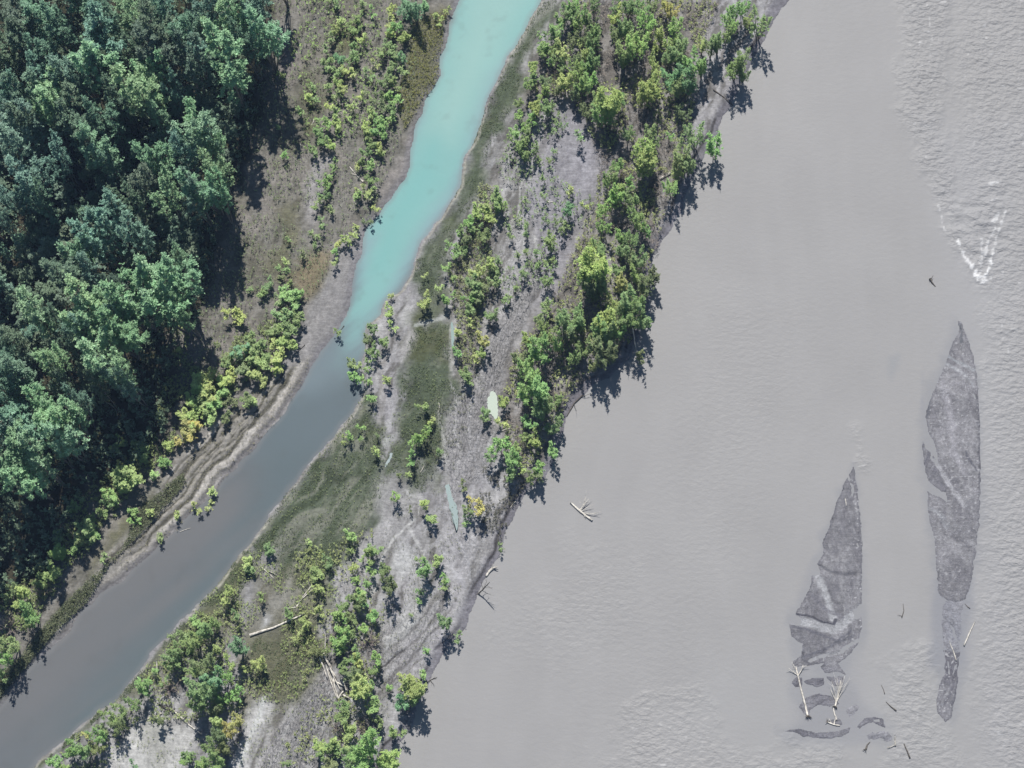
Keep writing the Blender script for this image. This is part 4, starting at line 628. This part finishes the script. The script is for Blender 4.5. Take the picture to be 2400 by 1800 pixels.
for q in REG:
    k = klass(q); q['K'] = k; r = q['r']/15.
    if k == 'bank' and q['r'] < 24: sz = 'small'
    elif k == 'bank': sz = 'tall' if q['r'] < 30 else 'broad'
    elif k == 'forest' and 'low' in q: sz = 'low shaded'
    elif k == 'forest': sz = 'slender' if q['r'] < 29 else ('broad' if q['r'] > 39 else 'full')
    elif k == 'bush': sz = 'low' if q['r'] < 14 else 'bushy'
    elif k == 'sapling': sz = 'tiny' if q['r'] < 8 else 'thin'
    else: sz = 'big' if q['r'] > 20 else 'small'
    if 'out' in q: q['lab'] = 'blue-green forest tree standing just outside the picture'; continue
    l = int(np.argmin(((LMa-[q['x'], q['y']])**2).sum(1))); q['L'] = (sz, WORD[q['c']], NOUN[k], LM[l][2]); cls.setdefault(q['L'], []).append(q)
ORD = ['', 'second', 'third', 'fourth', 'fifth', 'sixth', 'seventh', 'eighth', 'ninth', 'tenth', 'eleventh', 'twelfth']
for key in list(cls):
    v = cls[key]
    if len(v) > 4:
        v.sort(key=lambda q: q['x']); h_ = len(v)//2; del cls[key]
        cls[key[:3]+(key[3]+', left half',)] = v[:h_]; cls[key[:3]+(key[3]+', right half',)] = v[h_:]
print('PLANTS', len(REG), {k: sum(q['K'] == k for q in REG) for k in CATS}, 'max class', max(map(len, cls.values())))
for key, v in cls.items():
    base = '%s %s %s %s' % key
    v.sort(key=lambda q: q['y'])
    for i, q in enumerate(v):
        n = len(v)
        if n == 1: q['lab'] = base
        elif n == 2:
            a, b = v
            if abs(a['x']-b['x']) > abs(a['y']-b['y']): q['lab'] = base+(', left of two' if q['x'] == min(a['x'], b['x']) else ', right of two')
            else: q['lab'] = base+(', upper of two' if i == 0 else ', lower of two')
        else: q['lab'] = base+(', topmost' if i == 0 else (', lowest' if i == n-1 else ', '+ORD[i]+' down'))
for q in REG:
    if len(q['lab'].split()) > 16: q['lab'] = q['lab'].replace('forest tree', 'tree').replace(' of the ', ' of ').replace(' in the ', ' in ').replace(' at the ', ' at ').replace(' by the ', ' by ').replace(' on the ', ' on ')
def put(proto, name, root_loc, rz, sx, sz_, color, lab, cat, grp, tilt=(0, 0)):
    e = bpy.data.objects.new(name, None); COL.objects.link(e); e.empty_display_size = .3
    e.location = root_loc; e.rotation_euler = (tilt[0], tilt[1], rz); e.scale = (sx, sx, sz_); tag(e, lab, cat, grp)
    cr, tr = proto
    for me, nm in ((cr, 'crown'), (tr, 'branches' if 'branches' in tr.name else 'trunk')):
        o = bpy.data.objects.new(nm, me); COL.objects.link(o); o.parent = e; o.color = (*color, 1)
    return e
rr = random.Random(5)
for i, q in enumerate(REG):
    k = q['K']; H_, Rb = BASE[k]; r = q['r']/15.*(1.12 if k == 'forest' else 1.02 if k == 'bank' else 1.12); s = r/Rb
    if k == 'forest': h = 13.5+2.3*r+rr.uniform(-1.2, 1.2) if 'low' not in q else rr.uniform(4.5, 7.5)
    elif k in ('bank', 'round'): h = max(3.6, 4.3*r)+rr.uniform(-.4, .4)
    elif k == 'bush': h = 3.0*r+.4
    elif k == 'sapling': h = 3.4*r+.4
    else: h = 1.5*r
    if k != 'forest' and q['x'] < 740 and 640 < q['y'] < 1360: h *= .55
    elif k != 'forest' and q['x'] < 1010 and q['y'] < 640: h *= .72
    elif k != 'forest' and ((q['x'] < 1215 and q['y'] < 1000) or (q['x'] > 600 and q['y'] > 1200)): h *= .78; s *= .93
    if k == 'bush' and 1330 < q['x'] and q['y'] < 900: h *= 1.3
    if k in ('forest',) : s *= 1.08
    zc = h*(.74 if k != 'twig' else .4); g = .4
    P = at(q['x'], q['y'], zc+g); x, y = float(P[0]), float(P[1]); g = gz(x, y)
    c = np.array(HUE[q['c']])*rr.uniform(.88, 1.14)*np.array([rr.uniform(.92, 1.08), 1, rr.uniform(.9, 1.1)])
    nm, cat, grp = CATS[k]; pr = PROTO[k]
    put(pr[rr.randrange(len(pr))], nm, (x, y, g-.02), rr.uniform(0, 6.28), s, h/H_, c, q['lab'], cat, grp, (rr.gauss(0, .04), rr.gauss(0, .04)))
# the bank tree leaning far over the river, at top right and mid left get their own marks in REG; the thin drowned spruce:
def scatter(pts, n, seed, clear=None):
    """random ground points inside a traced area"""
    g = np.random.default_rng(seed); P = poly(pts); a, b = P.min(0), P.max(0); out = np.zeros((0, 2))
    while len(out) < n:
        c = g.uniform(a, b, (n*2, 2)); c = c[sdist(P, c[:, 0], c[:, 1]) > 0]
        if clear is not None: c = c[clear(c)]
        out = np.concatenate([out, c])
    return out[:n]
def gzv(xy):
    i = np.clip(np.searchsorted(GX, xy[:, 0]), 1, nx-1); j = np.clip(np.searchsorted(GY, xy[:, 1]), 1, ny-1); return H[j*nx+i]
def dens(sc, s, thr): return lambda c: fbm(c[:, 0], c[:, 1], sc, s, 3) > thr
def stuff(name, xy, hh, rad, nb, colr, label, cat, stem=True, seed=1, wid=.42, lift=(0, .75)):
    """ground cover nobody could count: one object of small leafy sprigs"""
    global R_
    R_ = np.random.default_rng(seed); z = gzv(xy); ok = z > -.05; xy = xy[ok]; z = z[ok]; n = len(xy); h = hh*R_.uniform(.5, 1.5, n); lf = Leaf()
    top = np.column_stack([xy[:, 0]+R_.normal(0, .12, n)*h, xy[:, 1]+R_.normal(0, .12, n)*h, z+h]); foot = np.column_stack([xy, z-.03])
    r = rad*R_.uniform(.6, 1.4, n); lf.rosettes(top, r, nb, lift, wid); 
    if stem:
        lf.rosettes((top*.6+foot*.4)+R_.normal(0, .06, (n, 3)), r*.75, max(3, nb-2), lift, wid)
        d = top-foot; L = np.linalg.norm(d, axis=1); d /= L[:, None]; lf.blades(foot, d, L*1.05, np.full(n, .05), np.full(n, .1), np.full(n, .1))
    o = mkobj(name, lf.mesh(name), None); o.color = (*colr, 1); tag(o, label, cat, None, 'stuff'); return o
LBs = [(650,-60),(1010,-60),(1000,60),(960,260),(900,440),(860,520),(790,560),(765,650),(700,740),(640,860),(560,910),(480,980),(420,1060),(400,900),(420,740),(470,720),(490,560),(560,380),(620,200)]
stuff('seedlings', scatter(LBs, 4600, 1, dens(3, 7, .38)), .62, .18, 5, (.23, .29, .145), 'countless small seedlings with thin shadows over the brown bare strip', 'seedlings', seed=31)
stuff('seedlings', scatter([(700,-40),(900,-40),(900,200),(880,400),(760,480),(700,430),(720,250),(680,120)], 700, 2, dens(4, 9, .42)), .9, .26, 6, (.30, .42, .15), 'bright small sprouts between the saplings of the bare strip', 'seedlings', seed=32)
stuff('seedlings', scatter([(1240,270),(1330,270),(1300,420),(1400,480),(1330,560),(1290,690),(1220,690),(1130,700),(1110,560),(1130,440),(1190,340)], 650, 3, dens(4, 12, .42)), 1.15, .26, 6, (.24, .33, .15), 'rows of thin seedlings standing on the pale silt fan', 'seedlings', seed=33)
stuff('undergrowth', scatter([(1340,0),(1690,0),(1640,120),(1620,300),(1560,500),(1530,620),(1490,800),(1380,860),(1300,1000),(1240,1120),(1190,1060),(1180,920),(1210,830),(1290,720),(1350,580),(1400,450),(1390,330),(1340,240),(1240,220),(1290,120)], 3800, 4, dens(3, 15, .43)), .8, .26, 6, (.33, .38, .16), 'mixed low undergrowth and dry grass beneath the island trees', 'undergrowth', seed=34)
stuff('undergrowth', scatter([(1130,430),(1180,460),(1150,560),(1160,640),(1130,760),(1110,860),(1080,890),(1070,760),(1050,640),(1100,520)], 1100, 5), .7, .26, 6, (.28, .32, .15), 'low undergrowth of the shrub belt beside the moss', 'undergrowth', seed=35)
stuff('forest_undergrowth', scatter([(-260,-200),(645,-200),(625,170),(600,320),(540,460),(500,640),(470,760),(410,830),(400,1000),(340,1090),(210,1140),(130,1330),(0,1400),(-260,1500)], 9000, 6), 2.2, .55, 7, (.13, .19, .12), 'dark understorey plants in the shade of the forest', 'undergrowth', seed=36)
stuff('meadow_herbs', scatter([(590,1290),(760,1290),(800,1400),(760,1560),(690,1650),(600,1650),(520,1480),(400,1560),(300,1640),(330,1600),(470,1420)], 2000, 7, dens(3, 21, .45)), .42, .16, 5, (.32, .40, .15), 'low herbs dotted over the brown-green lower flats', 'herbs', seed=37)
stuff('meadow_herbs', scatter([(600,1290),(700,1120),(850,920),(900,1000),(1050,780),(1030,1100),(960,1120),(900,1120),(860,1240),(760,1320)], 900, 8), .25, .13, 5, (.22, .27, .12), 'sparse herbs on the dark mossy meadow', 'herbs', seed=38)
for k, p in enumerate(MOSS):
    stuff('moss_grass', scatter(p, [2200, 2600, 2600, 1600, 2200, 500][k], 40+k, dens(2, 24+k, .47)), .08, .15, 5, (.15, .19, .10), ['short dark moss and grass beside the turquoise channel', 'dark moss carpet with fine grass in mid island', 'moss and grass on the slope above the grey channel', 'moss among the lower flats near the long log', 'narrow mossy grass along the right channel shore', 'low mossy turf at the bottom of the channel shore'][k], 'moss', stem=False, seed=60+k, wid=.35, lift=(.2, 1.2))
stuff('shore_grass', scatter([(430,1110),(330,1200),(290,1290),(170,1400),(110,1465),(50,1545),(-20,1600),(-20,1660),(40,1590),(130,1485),(205,1415),(260,1325),(345,1240),(440,1135)], 4200, 50), .35, .26, 5, (.19, .215, .125), 'sloping strip of soft dark grass on the lower left shore', 'grass', stem=False, seed=70, wid=.3, lift=(.3, 1.3))
stuff('shore_grass', scatter([(970,60),(1050,20),(1032,140),(1025,200),(985,250),(950,310),(930,240),(955,160)], 1500, 51), .3, .24, 5, (.28, .29, .09), 'olive yellow grass on the left turquoise bank', 'grass', stem=False, seed=71, wid=.3, lift=(.3, 1.3))
stuff('dry_stems', scatter([(730,840),(640,880),(560,935),(480,1015),(400,1125),(345,1215),(250,1310),(300,1340),(440,1230),(560,1110),(700,920)], 900, 52), .3, .16, 4, (.25, .24, .15), 'dry stems and flotsam on the ridged mud shore', 'dry stems', seed=72, wid=.25)
stuff('buried_shrubs', scatter([(1130,1100),(1180,1080),(1240,1120),(1200,1200),(1170,1290),(1150,1290),(1120,1200)], 260, 53, dens(2, 28, .45)), .5, .26, 6, (.12, .12, .085), 'dark half-buried shrubs poking from the silt fan', 'buried shrubs', seed=73, wid=.3)
stuff('buried_shrubs', scatter([(1180,700),(1210,700),(1150,790),(1090,1000),(1000,1160),(960,1120),(1010,980),(1080,920)], 230, 54, dens(2, 29, .45)), .35, .2, 6, (.13, .14, .09), 'scattered dark sprigs half buried in rippled silt', 'buried shrubs', seed=74, wid=.3)
stuff('dead_brush', scatter([(1340,0),(1690,0),(1640,120),(1620,300),(1560,500),(1530,620),(1490,800),(1380,860),(1300,1000),(1240,1120),(1190,1060),(1180,920),(1210,830),(1290,720),(1350,580),(1400,450),(1390,330),(1340,240),(1240,220),(1290,120)], 3000, 60, dens(4, 36, .46)), .9, .5, 6, (.29, .255, .225), 'grey-brown leafless brush between the island trees', 'brush', seed=81, wid=.10, lift=(.1, 1.3))
stuff('dead_brush', scatter([(1130,430),(1180,460),(1150,560),(1160,640),(1130,760),(1110,860),(1080,890),(1070,760),(1050,640),(1100,520)], 600, 61), .7, .42, 6, (.28, .25, .22), 'leafless brush in the shrub belt beside the moss', 'brush', seed=82, wid=.10, lift=(.1, 1.3))
stuff('dead_brush', scatter([(840,1260),(900,1300),(900,1500),(860,1600),(780,1800),(740,1700),(760,1500)], 350, 62, dens(4, 37, .5)), .6, .35, 6, (.29, .255, .235), 'reddish grey brush of the lower scrub row', 'brush', seed=83, wid=.10, lift=(.1, 1.3))
stuff('silt_sprigs', scatter([(1180,500),(1260,560),(1200,720),(1140,900),(1060,1130),(1090,1280),(1080,1420),(1000,1560),(900,1700),(860,1500),(900,1250),(960,1120),(1060,920),(1100,700)], 1500, 55, dens(3, 31, .5)), .28, .13, 4, (.22, .24, .14), 'tiny dark sprigs and litter strewn over the open silt', 'sprigs', seed=75, wid=.3)
stuff('silt_sprigs', scatter([(250,1700),(460,1690),(640,1560),(860,1650),(760,1830),(200,1830)], 700, 56, dens(3, 32, .45)), .35, .15, 5, (.26, .30, .14), 'sparse sprigs around the white silt at the bottom', 'sprigs', seed=76, wid=.3)
stuff('undergrowth', scatter([(690,1300),(880,1240),(920,1400),(880,1540),(880,1830),(650,1830),(720,1560)], 1000, 57, lambda c: (fbm(c[:, 0], c[:, 1], 2.5, 33, 3) > .46) & (np.hypot(*(c-at(783, 1582)[:2]).T) > 3.6)), .7, .24, 6, (.33, .38, .16), 'tangled low undergrowth of the lower scrub row', 'undergrowth', seed=77)
stuff('undergrowth', scatter([(80,1830),(250,1660),(330,1590),(420,1480),(560,1400),(600,1560),(560,1700),(480,1690),(310,1700),(240,1830)], 1100, 58, dens(2.5, 34, .45)), .7, .24, 6, (.31, .37, .16), 'brown-green undergrowth along the lower channel shore', 'undergrowth', seed=78)
stuff('undergrowth', scatter([(420,760),(480,820),(600,780),(680,720),(700,760),(600,880),(480,1000),(330,1130),(240,1260),(130,1400),(0,1560),(0,1430),(130,1280),(230,1130),(360,1020)], 2600, 59, dens(2.5, 35, .42)), .6, .26, 6, (.27, .33, .14), 'low bushy growth between the forest and the ridged mud', 'undergrowth', seed=79)
# ------------------------------------------------------------------ driftwood
def log(pts, r, lab, mat=None, zs=None, forks=(), cat='log', name='driftwood_log', grp=None, roots=0, rootmat=None, seed=3, h=None):
    """pts: traced centreline; r: (butt, tip) radius in metres; forks: (start point index t, dx px, dy px, radius, rise)"""
    g = np.random.default_rng(seed+int(pts[0][0])); mat = mat or M_DRIFT
    h = h or [0]*len(pts); P = []
    for (px, py), dz in zip(pts, h):
        w = at(px, py, .3); z = max(gz(w[0], w[1]), 0.)+.02; P.append([w[0], w[1], z+dz])
    P = np.array(P); n = max(6, len(P)*3); t = np.linspace(0, 1, n); tp = np.linspace(0, 1, len(P)); Q = np.column_stack([np.interp(t, tp, P[:, k]) for k in range(3)])
    L = np.linalg.norm(Q[-1]-Q[0]); Q[1:-1, :2] += g.normal(0, L*.002, (n-2, 2)); R0 = r[0]+(r[1]-r[0])*t; Q[:, 2] += R0*.55; R0 = R0*(1+g.normal(0, .06, n))
    e = bpy.data.objects.new(name, None); COL.objects.link(e); e.location = Q[0]; tag(e, lab, cat, grp)
    tb = Tube(); tb.add(Q-Q[0], R0); mkobj('trunk', tb.mesh('trunk', mat), None, e)
    for f in forks:
        ts, dx, dy, fr, rise = f; q0 = np.array([np.interp(ts, t, Q[:, k]) for k in range(3)]); w0 = at(1200, 900); w1 = at(1200+dx, 900+dy); q1 = q0+(w1-w0)+np.array([0, 0, rise])
        mid = (q0+q1)/2+g.normal(0, .05*np.linalg.norm(q1-q0), 3)*[1, 1, .3]; tb = Tube(); tb.add(np.array([q0, mid, q1])-Q[0], [fr, fr*.75, fr*.3])
        for _ in range(2): 
            u = g.uniform(.4, .9); a = q0+(q1-q0)*u; b = a+(q1-q0)*.28+g.normal(0, .18*np.linalg.norm(q1-q0), 3); b[2] = max(b[2], .1); tb.add(np.array([a, (a+b)/2, b])-Q[0], [fr*.4, fr*.3, fr*.1], 4)
        mkobj('branch', tb.mesh('branch', mat), None, e)
    if roots:
        tb = Tube(); d = Q[0]-Q[1]; d /= np.linalg.norm(d)
        for k in range(roots):
            v = g.normal(0, 1, 3); v -= v.dot(d)*d; v /= np.linalg.norm(v); v[2] = abs(v[2])*.8; b = d*r[0]*1.2+v*r[0]*g.uniform(2.2, 4.5)+d*g.uniform(0, r[0]*2)
            tb.add([[0, 0, 0], b*.55+g.normal(0, .05, 3), b], [r[0]*.5, r[0]*.3, r[0]*.08], 4)
        mkobj('root_wad', tb.mesh('root_wad', rootmat or mat), None, e)
    return e
log([(587,1491),(640,1474),(716,1441)], (.26, .12), 'longest bleached log, lying alone on the mossy lower flat')
log([(697,1424),(712,1400),(736,1369)], (.14, .07), 'forked pale log with two long arms above the longest log', forks=[(.35, 34, -30, .10, .3)])
log([(676,1428),(690,1426),(708,1423)], (.09, .06), 'short thin log at the foot of the forked log')
log([(612,1329),(626,1341),(644,1358)], (.12, .05), 'bare pronged snag lying near the right channel bank', forks=[(.3, 30, 12, .07, .35), (.5, 24, 8, .05, .2), (.0, 4, -5, .05, .2)])
log([(283,1710),(330,1692),(381,1673)], (.09, .14), 'thin slanting pole running down to the left above white silt')
log([(408,1666),(445,1700),(474,1723)], (.15, .09), 'dark shaded log slanting down right under the round grove', M_DRIFT)
log([(371,1551),(372,1580),(372,1614)], (.13, .08), 'upright-looking pale log in bushes by the channel bank', h=[1.0, .5, 0])
log([(768,1486),(766,1510),(763,1540)], (.10, .07), 'yellowish leaning pole above the log pile', h=[1.3, .8, .2])
log([(1337,1177),(1360,1198),(1388,1219)], (.15, .18), 'drifting trunk with spiky branches, alone in the open river', forks=[(.45, 22, -24, .09, .7), (.6, 33, 2, .08, .4), (.5, 14, -30, .05, .9), (.5, 30, -14, .05, .6), (.55, 10, 14, .06, .1)], zs=0)
log([(1174,1013),(1190,1007),(1212,1008)], (.10, .05), 'thin pale stick left of the thick log by the river')
log([(1272,1006),(1290,1010),(1312,1018)], (.24, .12), 'thick pale log jutting to the river under overhanging shrubs', forks=[(.4, 10, 8, .06, .2)])
log([(1280,984),(1288,992),(1296,1000)], (.10, .06), 'short log just above the thick jutting log')
log([(1029,946),(1031,957),(1028,970)], (.10, .06), 'short curved pale stick at the edge of the mossy meadow')
log([(995,1095),(991,1103),(985,1111)], (.10, .07), 'short whitish log on moss above the silt fan')
log([(1155,1331),(1147,1338),(1139,1350)], (.24, .16), 'stubby log on the river edge below the silt fan', M_DRIFT, roots=4)
log([(1210,1173),(1203,1181),(1196,1190)], (.08, .04), 'slender stick on silt near the river shore', forks=[(.5, 6, 4, .03, .1)])
log([(1672,213),(1695,228),(1718,246)], (.12, .06), 'dark thin log slanting from the bank into tree shadow', M_DARKW)
log([(1571,409),(1560,415),(1547,423)], (.26, .20), 'thick broken pale log on the upper river bank')
log([(852,428),(838,415),(820,393)], (.16, .06), 'bleached snag with dark roots on the left bank', forks=[(.4, 14, -18, .06, .4), (.55, -12, -4, .05, .2)], roots=7, rootmat=M_DARKW)
log([(737,282),(736,290),(731,298)], (.09, .05), 'small white stick on the bare strip above a bright shrub')
log([(705,340),(706,347),(706,353)], (.06, .03), 'tiny white stick standing on the bare strip')
log([(1281,473),(1288,478),(1297,476)], (.09, .06), 'small curved white stick on the bare silt fan')
log([(1483,784),(1487,802),(1492,830)], (.13, .06), 'pale leaning snag at the outer rim of the tree mass', h=[3.0, 1.6, .2])
log([(636,776),(650,768),(666,759)], (.12, .06), 'grey stick crossing the tangled thicket above the mud flat', h=[.8, .9, 1.0], forks=[(.4, 14, 8, .05, .1)])
log([(640,786),(652,784),(668,785)], (.09, .05), 'lower stick of the tangle above the mud flat', h=[.7, .7, .6])
log([(1866,1562),(1872,1590),(1893,1676)][::-1], (.16, .06), 'long stranded drift tree with black root wad, left one', roots=11, rootmat=M_DARKW, forks=[(.62, 12, -22, .09, .5), (.64, -20, -14, .07, .4), (.66, -12, -26, .05, .3)])
log([(1958,1654),(1964,1630),(1971,1594)], (.14, .04), 'bushy stranded drift tree with many reddish twigs', roots=12, rootmat=M_DARKW, forks=[(.1, 14, -44, .06, .7), (.1, -8, -46, .05, .8), (.15, 22, -36, .05, .6), (.12, 4, -52, .05, .9), (.2, -12, -28, .05, .5), (.2, 20, -52, .04, .6)])
log([(1953,1656),(1956,1672),(1962,1688)], (.09, .12), 'thin trunk lying below the bushy drift tree')
log([(1940,1692),(1955,1698),(1969,1700)], (.12, .10), 'small forked drift log on a tiny sand patch', forks=[(.5, 6, -18, .07, .2), (.3, -4, -10, .05, .2)], roots=5, rootmat=M_DARKW)
log([(2286,1456),(2274,1480),(2260,1513)], (.07, .12), 'slim white log on the right flank of the big bar')
log([(2226,1504),(2236,1528),(2242,1548)], (.05, .10), 'thin pale branch on the barely emerged shoal', roots=3)
log([(2097,1723),(2098,1735),(2099,1748)], (.08, .10), 'short upright pale stick at the lowest shoal', h=[.5, .2, 0], forks=[(.9, -18, 7, .06, .1)])
log([(2119,1742),(2126,1758),(2133,1776)], (.06, .13), 'dark brown waterlogged piece at bottom right of the shoals', M_DARKW, name='waterlogged_log')
log([(2077,1644),(2088,1655),(2101,1665)], (.04, .12), 'dark tadpole-shaped sunken log right of the islets', M_DARKW, name='waterlogged_log')
log([(2066,1605),(2071,1615),(2074,1626)], (.03, .06), 'small dark sunken stick above the tadpole-shaped log', M_DARKW, name='waterlogged_log')
log([(2180,652),(2185,661),(2193,670)], (.20, .05), 'small black snag poking up left of the white rapid', M_DARKW, forks=[(.2, 4, -8, .07, .5), (.3, -5, -4, .06, .4)], name='snag')
log([(2117,1414),(2119,1430),(2114,1447)], (.03, .07), 'hair-thin twig stirring a ripple between the gravel bars', M_DARKW, forks=[(.9, -10, -3, .03, .1)], name='snag')
log([(2030,1755),(2033,1745),(2040,1738)], (.14, .04), 'dark snag in swirls at the lower edge of the shoals', M_DARKW, roots=4, name='snag')
log([(1981,1167),(1983,1176),(1984,1184)], (.07, .05), 'little white stick near the tip of the pointed bar')
log([(1982,1357),(1984,1352),(1986,1348)], (.06, .05), 'tiny white stick on the pebbly middle of pointed bar')
log([(2262,1414),(2268,1421),(2274,1425)], (.03, .07), 'short dark stick beside the barely emerged shoal', M_DARKW, name='waterlogged_log')
log([(1366,925),(1345,945),(1328,975)], (.12, .07), 'dark dead stem along the water edge below the tree mass', M_DARKW, forks=[(.1, 20, -4, .05, .4), (.5, 6, 18, .04, .2)])
log([(999,1600),(1010,1592),(1024,1587)], (.08, .04), 'thin dead branches reaching over the river at bottom centre', M_DARKW, forks=[(.4, 10, 10, .04, .2), (.6, 8, -4, .03, .3)])
log([(715,810),(702,822),(690,832)], (.07, .03), 'dark twig lying at the waterline of the mud flat', M_DARKW)
log([(806,762),(800,770),(793,775)], (.07, .03), 'dark twig stuck where the turquoise water narrows', M_DARKW)
log([(446,1237),(432,1241),(420,1246)], (.05, .05), 'short floating stick beside the ridged mud shore', M_DRIFT)
# log jam: each trunk its own thing
g = random.Random(9); jam = ['topmost', 'upper long', 'upper bleached', 'central long', 'central split', 'lower long', 'lower white', 'lower crossing', 'bottom short', 'right-hand', 'left-hand', 'bottom crossing']
JL = [((750,1520),(772,1560)), ((757,1528),(782,1572)), ((762,1540),(790,1590)), ((766,1560),(792,1640)), ((775,1565),(800,1620)), ((782,1580),(795,1642)), ((772,1575),(788,1612)), ((795,1640),(806,1622)), ((805,1630),(820,1638)), ((800,1590),(816,1626)), ((752,1545),(768,1590)), ((788,1600),(812,1612))]
for (a, b), w in zip(JL, jam):
    log([a, ((a[0]+b[0])/2+g.uniform(-2, 2), (a[1]+b[1])/2), b], (g.uniform(.11, .19), g.uniform(.07, .11)), w+' grey trunk of the log pile at bottom centre', grp='trunks of the log pile', h=[g.uniform(0, .6) for _ in range(3)], forks=[(.6, g.uniform(-8, 8), g.uniform(-8, 8), .04, .2)])
for k, (a, b) in enumerate([((378,1655),(402,1668)), ((385,1668),(412,1662)), ((370,1650),(420,1672)), ((392,1650),(400,1675))]):
    log([a, ((a[0]+b[0])/2, (a[1]+b[1])/2), b], (.09, .05), ['upper', 'crossing', 'longest', 'steep'][k]+' dark branch in the shaded heap by the thin pole', M_DARKW, grp='branches of the shaded heap', h=[.1, .3, .1], forks=[(.5, 8, -6, .04, .2), (.3, -6, 5, .04, .2)])
# leaning thin conifer snag on the bank
e = log([(1121,1391),(1135,1385),(1152,1378)], (.12, .05), 'thin bare tree leaning over the river from the bank', M_DARKW, h=[0, 1.6, 4.2], name='leaning_tree', cat='tree', roots=6, forks=[(.35, 20, 12, .04, .5), (.45, -4, -16, .04, .8), (.6, 18, 2, .03, .6), (.6, 6, -14, .03, .6), (.75, 14, 10, .03, .4), (.8, -2, -10, .02, .5), (.25, 12, -14, .04, .5)])

# ------------------------------------------------------------------ thin blue summer air
m, n, l, out = newmat('thin_air'); v = N(n, 'ShaderNodeVolumePrincipled'); v.inputs['Color'].default_value = (.42, .62, 1, 1); v.inputs['Density'].default_value = 9e-5
l.new(v.outputs[0], out.inputs['Volume'])
me = bpy.data.meshes.new('haze'); a = 3600; z0, z1 = -4, 330
me.from_pydata([(x, y, z) for z in (z0, z1) for x, y in ((-a, -a), (a, -a), (a, a), (-a, a))], [], [(3, 2, 1, 0), (4, 5, 6, 7), (0, 1, 5, 4), (1, 2, 6, 5), (2, 3, 7, 6), (3, 0, 4, 7)])
tag(mkobj('haze', me, m), 'faint bluish haze in the air over the valley', 'haze', None, 'stuff')
